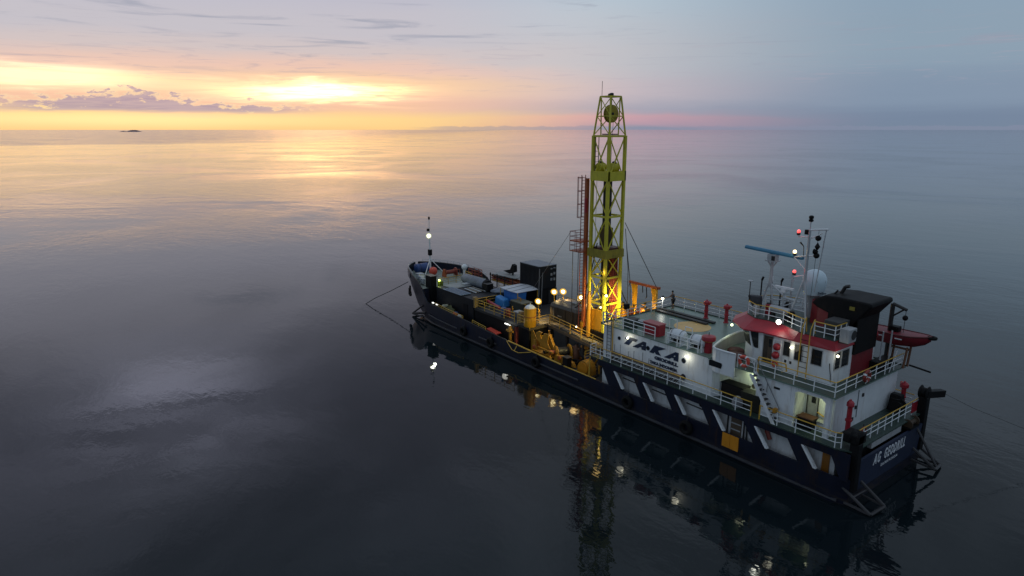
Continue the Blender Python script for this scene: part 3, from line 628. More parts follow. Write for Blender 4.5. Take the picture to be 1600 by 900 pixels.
# ---- stair and ladders
sw = 0.75; sy0, sy1 = 4.95, 5.55
stair = obj('stair', MB().prism([(7.35, 6.95), (7.05, 6.95), (5.0, 3.82), (5.3, 3.82)], 'y', sy0, sy0 + 0.06).prism([(7.35, 6.95), (7.05, 6.95), (5.0, 3.82), (5.3, 3.82)], 'y', sy1, sy1 + 0.06), WHITE, ship)
for i in range(10):
    t = (i + 0.5) / 10
    obj('tread', MB().box(5.05 + 2.05 * t, 5.3 + 2.05 * t, sy0 + 0.06, sy1, 3.95 + 2.95 * t, 4.0 + 2.95 * t), DSTEEL, stair)
for y in (sy0 + 0.03, sy1 + 0.03):
    obj('handrail', lines([[(7.2, y, 7.95), (5.15, y, 4.85), (5.15, y, 3.9)], [(6.2, y, 5.4), (6.2, y, 6.45)]], 0.03), GALV if y > 5.2 else STEEL, stair)
obj('stair_foot', MB().box(5.0, 5.25, sy1 - 0.2, sy1 + 0.1, 4.7, 5.0), YEL, stair)
ladder(ship, (22.0, YW + 0.12, 3.8), (22.0, YW + 0.12, 7.0), 0.5, (1, 0, 0), STEEL, top_ext=0.9)
obj('ladder_stringer', MB().bar((21.55, YW + 0.14, 3.8), (21.55, YW + 0.14, 7.9), 0.05), YRAIL, ship)
for x in (4.95,):
    ladder(ship, (4.65, 3.35, 6.9), (4.65, 3.35, 10.1), 0.62, (1, 0, 0), YRAIL, BLACK, step=0.4)
    obj('ladder_grab', lines([[(4.34, 3.35, 10.1), (4.34, 3.3, 10.6), (4.34, 2.9, 11.2), (4.34, 2.7, 10.15)], [(4.96, 3.35, 10.1), (4.96, 3.3, 10.6), (4.96, 2.9, 11.2), (4.96, 2.7, 10.15)]], 0.04), YRAIL, ship)
# ---- guard rails
railing(ship, [(23.65, 5.55, ZB), (6.95, 5.55, ZB)], 1.05, step=1.25)
railing(ship, [(6.25, 5.55, ZB), (0.75, 5.55, ZB), (0.45, 5.3, ZB)], 1.05, step=1.25)
railing(ship, [(23.65, 5.5, ZB), (23.65, 4.85, ZB)], 1.05, top=WHITE, step=0.7)
for x in (6.95, 6.25): obj('gate_post', MB().bar((x, 5.56, ZB - 0.1), (x, 5.56, ZB + 1.08), 0.05), YRAIL, ship)
railing(ship, [(0.0, 4.4, ZB), (0.0, -5.0, ZB)], 1.05, step=1.0)
railing(ship, [(0.45, -5.3, ZB), (23.4, -5.55, ZB)], 1.05, step=1.6)
railing(ship, [(7.2, 4.92, ZU), (1.42, 4.92, ZU), (1.42, -4.9, ZU)], 1.05, step=1.35)
railing(ship, [(8.75, 4.95, ZU), (7.35, 4.95, ZU)], 1.0, top=WHITE, step=0.7)
obj('gate_frame', lines([[(7.1, 4.9, ZU), (7.1, 4.9, ZU + 1.25), (5.1, 4.75, ZU + 1.25), (5.0, 4.75, ZU + 0.75), (5.35, 4.75, ZU + 0.6)]], 0.05), YRAIL, ship)
railing(ship, [(22.9, 4.7, ZU), (16.9, 4.7, ZU)], 1.05, top=WHITE, step=1.25)
railing(ship, [(23.0, 4.7, ZU), (23.0, -5.1, ZU)], 1.05, step=1.6)
railing(ship, [(23.0, -5.1, ZU), (12.2, -5.1, ZU)], 1.05, step=1.35)
for x in (17.2, 15.9): pass
obj('rail_hoop', lines([[(17.2, 2.5, ZU), (17.2, 2.5, ZU + 1.4), (16.4, 2.5, ZU + 1.4), (16.4, 2.5, ZU)]], 0.035), WHITE, ship)
obj('rail_hoop', lines([[(14.6, 3.7, ZU), (14.6, 3.7, ZU + 1.5), (13.9, 3.7, ZU + 1.5), (13.9, 3.7, ZU)]], 0.035), WHITE, ship)
obj('rail_hoop', lines([[(12.0, -4.2, ZU), (12.0, -4.2, ZU + 2.2), (11.3, -4.2, ZU + 2.2)]], 0.05), WHITE, ship)
railing(ship, [(12.5, 4.7, ZU), (15.6, 4.7, ZU)], 0.95, top=WHITE, step=1.05)
mkr = [(10.8, 0.3), (10.4, 1.55), (9.4, 2.15), (8.4, 1.95), (7.2, 2.0), (6.2, 2.5), (5.3, 2.9), (5.0, 2.95)]
railing(ship, [(x, y, ZK) for x, y in mkr], 1.0, step=1.1)
railing(ship, [(4.3, 2.95, ZK), (2.82, 2.95, ZK), (2.82, 1.5, ZK)], 1.0, step=0.9)
railing(ship, [(10.8, 0.3, ZK), (10.8, -0.5, ZK), (10.4, -1.5, ZK), (8.2, -2.4, ZK), (7.0, -2.5, ZK)], 1.0, step=1.2)
obj('orange_hull_panel', MB().box(7.65, 8.35, YP + 0.005, YP + 0.06, 0.68, 1.78).box(8.38, 9.05, YP + 0.005, YP + 0.05, 0.68, 1.78), ORANGEP, ship)
obj('bow_rail', lines([[(x, -hb(x) + 0.1, interp(TOP, x) + 0.75) for x in (47, 50, 52)] ], 0.03), YRAIL, ship)
bowp = [(55.6, 0), (57, 0), (59, 0), (60.5, 0), (61.5, 0), (62.5, 0), (63.6, 0), (64.6, 0), (65.5, 0)]
for sgn in (1, -1):
    xs_ = [x for x, _ in bowp] if sgn < 0 else [x for x, _ in bowp][2:]
    railing(ship, [(x, sgn * max(0.1, hb(x) - 0.1), interp(TOP, x)) for x in xs_], 0.42, top=GALV, bars=GALV, mids=(0.5,), step=1.4, rr=0.025)
railing(ship, [(x, -hb(x) + 0.12, interp(TOP, x)) for x in (45, 48, 51, 53.0)], 1.6, mids=(0.5,), bars=YRAIL, step=1.2, rr=0.03)
railing(ship, [(51.6, 5.45, 2.45), (48.5, 5.5, 2.3), (45.2, 5.5, 2.2)], 0.45, mids=(0.5,), bars=YRAIL, step=1.6, rr=0.03)
railing(ship, [(43.3, 5.45, 2.2), (42.0, 5.45, 2.1), (40.6, 5.45, 2.0)], 0.4, mids=(0.5,), bars=YRAIL, step=2.2, rr=0.03)
obj('boarding_frame', lines([[(36.4, 5.65, 1.9), (35.0, 6.0, 1.35), (33.9, 6.0, 1.3), (32.2, 5.65, 1.75)], [(34.6, 5.65, 1.8), (34.6, 6.0, 1.33)]], 0.04), YRAIL, ship)
# ---- drill platform (raised work deck) with its recess
plat = obj('drill_platform', MB().prism([(23.2, -5.3), (44.9, -5.3), (44.9, 4.05), (34.7, 4.05), (34.7, 1.3), (24.0, 3.1), (23.2, 3.1)], 'z', 3.22, 3.50), DECKD, ship)
obj('platform_side', MB().box(34.75, 44.9, 3.85, 4.0, 0.95, 3.21).box(34.6, 34.75, 1.3, 4.0, 0.95, 3.21), BLACK, plat)
obj('platform_edge', MB().beam((24.0, 3.16, 3.3), (34.6, 1.37, 3.3), 0.1, 0.3).box(34.58, 34.68, 1.5, 4.0, 3.15, 3.44), mat('worn_platform_edge', (0.11, 0.085, 0.055), 0.6, var=0.5, dirt=0.5), plat)
for x, y in ((24.6, 2.6), (28, 2.05), (31, 1.55), (34, 1.05)): obj('platform_leg', MB().box(x, x + 0.25, y, y + 0.22, 0.95, 3.21), DSTEEL, plat)
for i in range(10):
    xa = 24.1 + i * 1.02; ya = 2.95 - (xa - 24.0) * 0.168; za = 3.52 + 0.02 * (i % 3)
    obj('deck_plank', MB().loft([(xa, ya - 0.75, za - 0.015), (xa + 0.95, ya - 0.92, za - 0.015), (xa + 0.95, ya - 0.2, za - 0.015), (xa, ya - 0.03, za - 0.015)], [(xa, ya - 0.75, za + 0.045), (xa + 0.95, ya - 0.92, za + 0.045), (xa + 0.95, ya - 0.2, za + 0.045), (xa, ya - 0.03, za + 0.045)]), WOOD, plat)
railing(ship, [(24.3, 3.02, 3.5), (34.4, 1.3, 3.5), (34.5, 4.0, 3.5), (36.6, 4.0, 3.5)], 1.05, bars=YRAIL, step=1.9)
railing(ship, [(37.2, 3.98, 3.5), (44.8, 3.98, 3.5), (44.8, 0.8, 3.5)], 1.05, bars=YRAIL, step=1.8)
railing(ship, [(30.6, 0.2, 3.5), (30.6, -0.4, 3.5), (28.6, -0.4, 3.5), (28.6, 0.2, 3.5)], 1.05, bars=YRAIL, step=1.0)
railing(ship, [(36.6, 0.9, 3.5), (41.0, 0.9, 3.5)], 1.05, bars=YRAIL, step=1.4)
railing(ship, [(24.0, -5.2, 3.5), (34, -5.2, 3.5), (40.5, -5.2, 3.5)], 1.05, bars=YRAIL, step=1.8)
for x, y in ((36.75, 3.6), (45.1, 4.0)):
    obj('gate_box', MB().box(x - 0.3, x + 0.1, y - 0.35, y + 0.1, 3.5, 4.75), mat('tan_panel', (0.32, 0.22, 0.10), 0.6, var=0.3), ship)
# gangway with rails to the white house
railing(ship, [(26.6, 3.4, 2.0), (23.3, 2.0, 3.6)], 0.9, bars=YRAIL, step=1.3)
# dark stores house forward of the platform
sh = obj('stores_house', MB().box(45.0, 53.4, -1.9, 4.15, 0.95, 4.45), CONT, ship, bevel=0.05)
obj('port_door', MB().box(46.2, 47.1, 4.15, 4.2, 1.6, 3.6), BLACK, sh)
# anchor racks at the four corners of the hull
rk = mat('rack_steel', (0.035, 0.033, 0.036), 0.55, var=0.4, dirt=0.3, dirtcol=(0.06, 0.05, 0.04, 1))
for sgn in (1, -1):
    y0, y1 = sgn * 3.9, sgn * 5.35
    a = obj('anchor_rack', MB().bar((0.1, y1, 1.25), (-1.9, y1, 0.12), 0.11), rk, ship)
    for mbb in (MB().bar((-0.45, y0, 1.35), (-2.1, y0, 0.3), 0.11), MB().bar((-1.9, y1, 0.12), (-2.1, y0, 0.3), 0.11), MB().bar((-0.2, y1, 0.2), (-1.9, y1, 0.12), 0.10), MB().bar((-0.45, y0, 0.45), (-2.1, y0, 0.3), 0.09), MB().bar((-0.5, y0, 3.0), (-2.1, y0, 0.6), 0.09) if sgn < 0 else MB().bar((-0.7, y1, 0.8), (-0.9, y0, 0.95), 0.08)):
        obj('rack_bar', mbb, rk, a)
    b = obj('anchor_rack', MB().bar((54.3, sgn * 5.3, 1.05), (57.5, sgn * 5.5, 0.25), 0.12), rk, ship)
    for mbb in (MB().bar((55.3, sgn * 5.1, 1.75), (57.5, sgn * 5.5, 0.25), 0.12), MB().bar((57.5, sgn * 5.5, 0.25), (57.0, sgn * 4.3, 0.15), 0.12), MB().bar((57.0, sgn * 4.3, 0.15), (54.2, sgn * 4.8, 0.6), 0.11), MB().bar((55.0, sgn * 5.3, 0.3), (57.4, sgn * 5.45, 0.2), 0.10)):
        obj('rack_bar', mbb, rk, b)
# stern mooring posts
for sgn in (1, -1):
    y = sgn * 4.95
    p_ = obj('mooring_post', MB().box(-0.65, -0.05, y - 0.3, y + 0.3, 1.0, 4.4 if sgn > 0 else 5.1), BLACK, ship, bevel=0.06)
    obj('fairlead', MB().lathe([(0.42, -0.3), (0.5, -0.25), (0.34, -0.1), (0.34, 0.1), (0.5, 0.25), (0.42, 0.3)], (-0.3, y, 4.75 if sgn > 0 else 5.4), 14, 'x'), BLACK, p_, smooth=True)
    obj('post_arm', MB().beam((-0.4, y - sgn * 0.1, 4.5 if sgn > 0 else 5.3), (-0.8, y + sgn * 2.0, 4.3 if sgn > 0 else 5.0), 0.45, 0.5), BLACK, p_) if sgn < 0 else obj('post_head', MB().box(-0.6, 0.5, 4.2, 5.3, 4.3, 5.0), BLACK, p_, bevel=0.1)
obj('stern_locker', MB().box(-0.3, -0.0, -1.8, 2.6, 3.2, 3.75), GREYW, ship, bevel=0.03)
an = thing('bow_anchor', 'dark anchor stowed against the grey navy bow plating', 'anchor', (59.6, 4.55, 2.75))
obj('shank', MB().beam((0, 0.05, 0.75), (0.1, 0.0, -0.5), 0.18, 0.2), BLACK, an); obj('crown', MB().beam((-0.55, 0.30, -0.45), (0.65, -0.15, -0.45), 0.26, 0.24), BLACK, an)
for sx in (-0.5, 0.6): obj('fluke', MB().loft([(sx - 0.16, 0.16 - sx * 0.3, -0.4), (sx + 0.16, 0.1 - sx * 0.3, -0.4), (sx + 0.16, -0.05 - sx * 0.3, -0.4), (sx - 0.16, 0.0 - sx * 0.3, -0.4)], [(sx - 0.03, 0.16 - sx * 0.3, 0.3), (sx + 0.03, 0.14 - sx * 0.3, 0.3), (sx + 0.03, 0.05 - sx * 0.3, 0.3), (sx - 0.03, 0.06 - sx * 0.3, 0.3)]), BLACK, an)
for x, y in ((63.7, 2.6), (62.2, 3.45)):
    pass
obj('lit_bow_strake', strip([(60.4, 4.18), (61.6, 3.72), (62.9, 3.12), (63.8, 2.62)], 4.25, 5.02, 0.05), mat('pink_lit_strake_tone', (0.30, 0.25, 0.26), 0.6, var=0.2), ship)  # upper bow strake, with pink sunset light put into its colour
# tyre fenders slung along the side
ft = thing('tyre_fender', 'black tyre fender hanging on navy hull below the lettered white house', 'fender', (18.6, YP + 0.22, 0.95), 0, 'tyre fenders along the hull')
obj('tyre', MB().torus((0, 0, 0), 0.42, 0.19, 'y', 18, 8), RUBBER, ft, smooth=True); obj('hanging_chain', MB().bar((0, -0.05, 0.42), (0, -0.2, 0.95), 0.03, 5), DSTEEL, ft)
for x, lab in ((12.3, 'black tyre fender hanging on navy hull just forward of the orange panels'), (31.2, 'black tyre fender hanging on navy hull beside the yellow winches'), (39.2, 'black tyre fender hanging on dark hull below the small red float by the bulwark'), (44.6, 'black tyre fender hanging on dark hull aft of the olive tarpaulin heap')):
    clone_tree(ft, (x, YP + 0.22, 0.95 if x < 30 else 1.0), None, lab)

# ================================================================== derrick
DX, DY, DZ = 27.6, 0.0, 3.5
dk = thing('drilling_derrick', 'tall lime lattice drilling derrick standing amidships on the drill deck', 'derrick', (DX, DY, DZ))
hs = 1.05
RINGS = [1.0, 3.7, 6.35, 8.7, 12.35, 15.9, 19.9]
corners = [(-hs, hs), (hs, hs), (hs, -hs), (-hs, -hs)]
for (x, y) in corners: obj('leg', MB().beam((x, y, 0.9), (x, y, 19.95), 0.26, 0.26), LIME, dk)
obj('substructure', MB().box(-1.45, 1.45, 1.15, 1.4, 0.02, 0.9).box(-1.45, 1.45, -1.4, -1.15, 0.02, 0.9).box(-1.6, -1.3, -1.15, 1.15, 0.02, 0.88).box(1.3, 1.6, -1.15, 1.15, 0.02, 0.88), BLACK, dk)
faces_ = [(corners[i], corners[(i + 1) % 4]) for i in range(4)]
for z in RINGS:
    for (a, b) in faces_: obj('girt', MB().beam((a[0], a[1], z), (b[0], b[1], z), 0.14, 0.18), LIME, dk)
for z0, z1 in zip(RINGS, RINGS[1:]):
    for k, (a, b) in enumerate(faces_):
        obj('brace', MB().beam((a[0], a[1], z0), (b[0], b[1], z1), 0.08, 0.08), LIME, dk)
        if k in (0, 3): obj('brace', MB().beam((b[0] * 0.985, b[1] * 0.985, z0), (a[0] * 0.985, a[1] * 0.985, z1), 0.09, 0.09), LIME, dk)
# narrowing head
ht = 0.68
tc_ = [(-ht, ht), (ht, ht), (ht, -ht), (-ht, -ht)]
for (a, b) in zip(corners, tc_): obj('head_leg', MB().bar((a[0], a[1], 19.95), (b[0], b[1], 23.5), 0.085), LIME, dk)
for i in range(4):
    a, b = tc_[i], tc_[(i + 1) % 4]
    obj('head_girt', MB().beam((a[0], a[1], 23.5), (b[0], b[1], 23.5), 0.14, 0.14), LIME, dk)
    m0, m1 = Vector((*corners[i], 19.95)).lerp(Vector((*a, 23.5)), 0.5), Vector((*corners[(i + 1) % 4], 19.95)).lerp(Vector((*b, 23.5)), 0.5)
    obj('head_girt', MB().beam(m0, m1, 0.09, 0.09), LIME, dk)
    obj('head_post', MB().bar((corners[i][0] * 0.55, corners[i][1] * 0.55, 20.0), (a[0] * 0.9, a[1] * 0.9, 23.4), 0.06), LIME, dk)
    obj('head_brace', MB().bar((corners[i][0], corners[i][1], 20.0), m1, 0.045), LIME, dk)
    obj('head_brace', MB().bar(m0, (b[0], b[1], 23.45), 0.04), LIME, dk)
obj('head_platform', MB().box(-0.5, 0.7, -0.6, 0.3, 20.02, 20.12), DSTEEL, dk)
cs = obj('crown_sheave', MB().lathe([(0.68, -0.2), (0.82, -0.18), (0.82, -0.1), (0.67, -0.06), (0.67, 0.06), (0.82, 0.1), (0.82, 0.18), (0.68, 0.2)], (-0.15, 0.05, 21.95), 24, 'x'), mat('ochre_sheave_paint', (0.42, 0.32, 0.025), 0.5, var=0.3, dirt=0.4), dk, smooth=True)
obj('sheave_hub', MB().lathe([(0.12, -0.3), (0.12, 0.3)], (-0.15, 0.05, 21.95), 10, 'x'), DSTEEL, cs)
obj('sheave_hanger', MB().bar((-0.15, 0.05, 22.7), (-0.15, 0.05, 23.55), 0.07), DSTEEL, dk)
for x, y in ((-0.5, 0.4), (0.4, -0.3)): obj('top_block', MB().lathe([(0.16, 0), (0.2, 0.05), (0.2, 0.2), (0.1, 0.25)], (x, y, 23.56), 10), DSTEEL, dk)
obj('whip_aerial', MB().bar((0.58, 0.58, 23.5), (0.58, 0.58, 24.9), 0.025, 5), DSTEEL, dk)
# crown platform with two winch lumps
pl = obj('upper_platform', MB().box(-1.18, 1.18, 0.98, 1.22, 15.75, 16.65).box(-1.18, 1.18, -1.22, -0.98, 15.75, 16.65).box(-1.23, -0.99, -0.97, 0.97, 15.75, 16.63).box(0.99, 1.23, -0.97, 0.97, 15.75, 16.63).box(-0.97, 0.97, -0.97, 0.97, 15.8, 15.9), LIME, dk)
for x, y in ((0.55, 0.45), (-0.5, -0.25)):
    a = obj('hoist_drum', MB().lathe([(0.30, -0.42), (0.42, -0.38), (0.42, 0.38), (0.30, 0.42)], (x, y, 17.0), 12, 'y'), LIME, pl, smooth=True)
    obj('hoist_motor', MB().sphere((x, y, 17.42), 0.24, 10, 6, 0.7), DSTEEL, a)
# travelling block and guide rails
for s_ in (-0.42, 0.42): obj('guide_rail', MB().beam((s_, 0.0, 1.0), (s_, 0.0, 15.7), 0.16, 0.18), DSTEEL, dk)
tb = obj('travelling_block', MB().box(-0.5, 0.5, -0.45, 0.45, 9.4, 11.2), mat('dark_ochre_steel', (0.10, 0.065, 0.02), 0.5, var=0.4, dirt=0.4), dk, bevel=0.08)
obj('block_hook', MB().lathe([(0.28, 0), (0.34, 0.3), (0.2, 0.8)], (0, 0, 8.6), 12), DSTEEL, tb)
obj('hoist_wire', lines([[(-0.15, 0.3, 22.0), (-0.1, 0.2, 11.2)], [(-0.15, -0.3, 22.0), (0.1, -0.2, 11.2)], [(0.5, 1.0, 16), (0.5, 1.0, 1.0)]], 0.02, 5), DSTEEL, dk)
mp_ = obj('middle_platform', MB().box(-1.28, 1.3, -1.28, 1.28, 8.35, 8.45).box(-1.26, -1.14, -1.26, 1.26, 8.46, 9.15).box(-1.13, 1.3, 1.14, 1.26, 8.46, 9.15), mat('ochre_platform_paint', (0.33, 0.27, 0.03), 0.5, var=0.35, dirt=0.45), dk)
obj('drill_head', MB().box(-1.0, 0.9, -1.1, 0.9, 8.46, 9.3), mat('dark_red_steel', (0.10, 0.03, 0.02), 0.5, var=0.4, dirt=0.3), mp_)
# stand of drill pipes inside the starboard legs
for i in range(15):
    x, y = -0.84 + 0.21 * (i % 5), -0.84 + 0.24 * (i // 5)
    obj('drill_pipe', MB().bar((x, y, 1.0), (x + 0.03, y + 0.02, 8.3), 0.085, 7), PIPER, dk)
obj('pipe_rack', lines([[(-0.95, -0.95, z), (-0.25, -0.95, z), (-0.25, -0.15, z), (-0.95, -0.15, z), (-0.95, -0.95, z)] for z in (2.2, 4.2, 6.2)], 0.05), PIPER, dk)
obj('side_panel', MB().box(-0.85, 0.25, 1.10, 1.18, 0.95, 3.1), mat('orange_yellow_panel', (0.58, 0.27, 0.01), 0.5, var=0.25, dirt=0.35), dk)
obj('side_panel', MB().box(0.31, 0.85, 1.10, 1.20, 0.95, 3.0), MATS['orange_yellow_panel'], dk)
obj('hydraulic_ram', MB().bar((0.55, 1.55, 0.2), (0.55, 1.55, 4.6), 0.20, 12).bar((0.55, 1.55, 4.6), (0.55, 1.55, 4.9), 0.13, 10), YEL, dk, smooth=True)
ladder(dk, (0.75, 0.85, 16.0), (0.75, 0.85, 19.9), 0.42, (0, 1, 0), DSTEEL, step=0.5)
# rust orange ladder trunk on the forward side
tk = thing('ladder_trunk', 'rusty orange ladder trunk with cage running up beside the lime derrick', 'ladder', (DX + 1.8, 1.08, DZ))
obj('trunk_column', MB().box(-0.22, 0.10, -0.16, 0.16, 0.02, 15.9), ORTR, tk)
ladder(tk, (0.45, 0, 0.3), (0.45, 0, 16.2), 0.5, (0, 1, 0), PIPER)
cg = obj('ladder_cage', lines([[(0.45, 0.35, z), (0.95, 0.3, z), (1.15, 0, z), (0.95, -0.3, z), (0.45, -0.35, z)] for z in (12.0, 13.3, 14.6, 15.9)] + [[(1.15, 0, 12.0), (1.15, 0, 16.0)], [(0.95, 0.3, 12.0), (0.95, 0.3, 16.0)], [(0.95, -0.3, 12.0), (0.95, -0.3, 16.0)]], 0.03, 5), PIPER, tk)
rp = obj('rest_platform', MB().box(-0.1, 1.5, -0.7, 0.7, 8.6, 8.7), ORTR, tk); obj('upper_rest_platform', MB().box(-0.1, 1.5, -0.7, 0.7, 9.6, 9.72), ORTR, tk)
obj('platform_rail', lines([[(-0.1, 0.7, z), (1.5, 0.7, z), (1.5, -0.7, z), (-0.1, -0.7, z)] for z in (9.2, 10.1, 10.6)] + [[(1.5, y, 8.6), (1.5, y, 10.6)] for y in (-0.7, 0, 0.7)] + [[(0.5, 0.7, 8.6), (0.5, 0.7, 10.6)]], 0.03, 5), PIPER, rp)
obj('trunk_box', MB().box(-0.42, -0.15, 0.2, 0.4, 12.6, 14.0), RED, tk)
obj('down_pipe', lines([[(1.35, 0.4, 0.1), (1.35, 0.4, 8.6)], [(1.5, -0.5, 0.1), (1.5, -0.5, 8.6)]], 0.035, 5), DSTEEL, tk)
g = obj('guy_wire', lines([[(DX - 1.2, -1.3, 15.2), (24.4, -4.2, 8.5)]], 0.035, 5), DSTEEL); tag(g, 'dark stay wire slanting from the derrick down to the yellow gantry', 'wire')
g = obj('hanging_hose', lines([[(DX - 1.25, -1.35, 14.6), (DX - 1.3, -1.9, 10.5), (DX - 1.2, -2.2, 4.6)], [(DX - 1.3, -1.5, 13.2), (DX - 1.5, -2.1, 9.0), (DX - 1.4, -2.4, 4.8)]], 0.035, 5), DSTEEL); tag(g, 'pair of thin hoses hanging down beside the derrick above yellow machinery', 'hose')
g = obj('guy_wire', lines([[(DX + 3.4, 1.6, 14.0), (39.5, -0.5, 6.2)]], 0.02, 4), STEEL); tag(g, 'thin stay wire from the orange ladder platform toward the black container', 'wire')

# ================================================================== lamps
def lamp(name, label, loc, aim, col, emis, watts, lens=0.17, cat='floodlight', group=None, post=None, post_m=None, body=DSTEEL, housing=True, beam=None):
    t = thing(name, label, cat, loc, 0, group)
    a = Vector(aim).normalized()
    if housing:
        obj('housing', MB().bar(-a * 0.24, a * 0.0, lens * 0.7, 10, lens * 1.15), body, t)
    big = lens >= 0.2
    obj('lens', MB().sphere(a * 0.02, lens * (0.8 if big else 1.0), 12, 8), emis, t, smooth=True)
    if big: obj('halo_ring', MB().bar(-a * 0.10, a * 0.06, lens * 1.15, 16, lens * 1.5), E_HALOW if col[2] > 0.6 else E_HALO, t, smooth=True)  # glowing ring added as the lamp's glare halo
    if post: obj('post', MB().bar((0, 0, -post), -a * 0.12, 0.045, 6), post_m or YRAIL, t)
    if beam:
        l = bpy.data.lights.new('lamp_light', 'SPOT'); l.energy = watts; l.color = col; l.shadow_soft_size = lens; l.spot_size = R(116); l.spot_blend = 0.6
        lo = bpy.data.objects.new('lamp_light', l); C.objects.link(lo); lo.parent = t; lo.location = a * 0.1
        lo.rotation_euler = (-Vector(beam or aim)).to_track_quat('Z', 'Y').to_euler(); lo.location = Vector(beam or aim).normalized() * (lens + 0.3)
    else: point(t, a * (lens + 0.22), col, watts, max(0.34, lens * 1.2))
    return t
WARM = (1.0, 0.66, 0.24); WWH = (1.0, 0.95, 0.74); WHT = (0.95, 1.0, 0.86)
AIM = (-0.55, 0.75, -0.25)
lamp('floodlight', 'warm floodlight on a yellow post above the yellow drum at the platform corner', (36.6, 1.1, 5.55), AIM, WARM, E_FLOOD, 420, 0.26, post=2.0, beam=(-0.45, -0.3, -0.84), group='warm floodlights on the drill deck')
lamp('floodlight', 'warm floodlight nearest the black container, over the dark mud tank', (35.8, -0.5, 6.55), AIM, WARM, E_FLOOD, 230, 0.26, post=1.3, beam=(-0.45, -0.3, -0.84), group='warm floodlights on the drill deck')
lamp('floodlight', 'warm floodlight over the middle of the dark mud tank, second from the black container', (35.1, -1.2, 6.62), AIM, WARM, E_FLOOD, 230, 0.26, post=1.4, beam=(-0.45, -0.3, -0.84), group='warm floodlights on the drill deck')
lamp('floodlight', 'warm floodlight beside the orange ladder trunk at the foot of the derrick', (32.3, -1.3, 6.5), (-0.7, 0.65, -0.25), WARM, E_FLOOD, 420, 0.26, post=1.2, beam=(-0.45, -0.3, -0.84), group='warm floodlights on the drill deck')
lamp('floodlight', 'small warm lamp fixed inside the derrick just above the pipe stand', (DX - 0.9, 1.05, 10.6), (-0.7, 0.6, -0.3), WARM, E_WARMW, 22, 0.09)
lamp('floodlight', 'small warm lamp low on the near lime derrick leg', (DX - 1.5, 1.25, 8.3), (-0.8, 0.5, -0.3), WARM, E_WARMW, 34, 0.11)
lamp('floodlight', 'small warm lamp on the far derrick leg lighting the drill pipes', (DX + 0.2, 0.2, 6.6), (0.1, 0.7, -0.3), WARM, E_WARMW, 30, 0.09)
lamp('floodlight', 'warm lamp behind the yellow gantry lighting the machinery at its foot', (26.0, -3.0, 6.1), (0.3, -0.7, -0.2), WARM, E_WARMW, 150, 0.09)
lamp('wall_lamp', 'bulkhead lamp on the white wall in front of the large letter T', (19.65, YW + 0.22, 6.38), (0, 0.9, -0.5), WWH, E_WARMW, 9, 0.10, 'wall lamp', housing=False)
lamp('wall_lamp', 'bulkhead lamp high on the white wall just aft of the company lettering', (13.4, YW + 0.2, 6.42), (0, 0.8, -0.6), WWH, E_WARMW, 14, 0.08, 'wall lamp', housing=False)
lamp('wall_lamp', 'lamp on the wheelhouse wall between two dark windows', (5.72, 3.12, 8.85), (0, 0.9, -0.4), WWH, E_WARMW, 7, 0.09, 'wall lamp', housing=False)
lamp('wall_lamp', 'lamp on the aft corner of the wheelhouse above the deck rail', (2.5, 2.9, 9.05), (-0.7, 0.5, -0.4), WWH, E_WARMW, 11, 0.09, 'wall lamp', housing=False)
lamp('floodlight', 'bright floodlight on the edge of the red wheelhouse roof', (7.1, 2.75, 10.35), (-0.55, 0.75, 0.1), WHT, E_WHITE, 14, 0.17)
lamp('deck_bulb', 'small greenish bulb under the forward tip of the red roof', (11.6, 1.75, 8.9), (0.1, 0.6, -0.4), (0.85, 1.0, 0.55), emat('greenish_bulb', (0.85, 1.0, 0.6), 3), 22, 0.10, 'bulb', housing=False)
lamp('floodlight', 'white lamp with black hood on the far rail beside the standing man', (22.9, -3.3, 8.0), (-0.3, 0.6, -0.8), (1, 1, 0.95), E_WARMW, 10, 0.13, post=1.1, post_m=WHITE)
lamp('floodlight', 'small white lamp halfway along the plank walkway rail below the derrick', (29.2, 2.2, 4.6), (-0.4, 0.7, -0.4), WARM, E_WARMW, 25, 0.07)
tl = thing('strip_light', 'fluorescent strip light on the white wall under the bridge wing', 'strip light', (8.15, 3.1, 6.55))
obj('housing', MB().box(-0.75, 0.75, 0.0, 0.07, -0.06, 0.1), GREYW, tl); obj('tube', MB().bar((-0.7, 0.12, 0), (0.7, 0.12, 0), 0.055, 8), E_TUBE, tl); aimed(tl, (0, 0.6, -0.2), (0.0, -0.62, -0.78), (0.86, 1.0, 0.55), 60, 150)
tl = thing('strip_light', 'hidden strip light glowing in the aft shelter beside the shelter door', 'strip light', (2.4, 4.0, 6.6))
obj('housing', MB().box(-0.3, 0.3, -0.08, 0.08, 0.0, 0.12), DSTEEL, tl); obj('tube', MB().bar((-0.25, 0, -0.03), (0.25, 0, -0.03), 0.04, 8), E_TUBE, tl); aimed(tl, (0, 0.2, -0.15), (0.2, -0.72, -0.7), (0.90, 1.0, 0.55), 60, 150)
tl = thing('strip_light', 'white strip light on the dark side of the raised drill platform', 'strip light', (38.2, 4.05, 3.05))
obj('housing', MB().box(-0.55, 0.55, 0.0, 0.06, -0.07, 0.07), DSTEEL, tl); obj('tube', MB().bar((-0.5, 0.1, 0), (0.5, 0.1, 0), 0.06, 8), emat('white_tube', (1, 1, 0.92), 2.5), tl); point(tl, (0, 0.4, -0.1), (1, 1, 0.9), 14, 0.4)
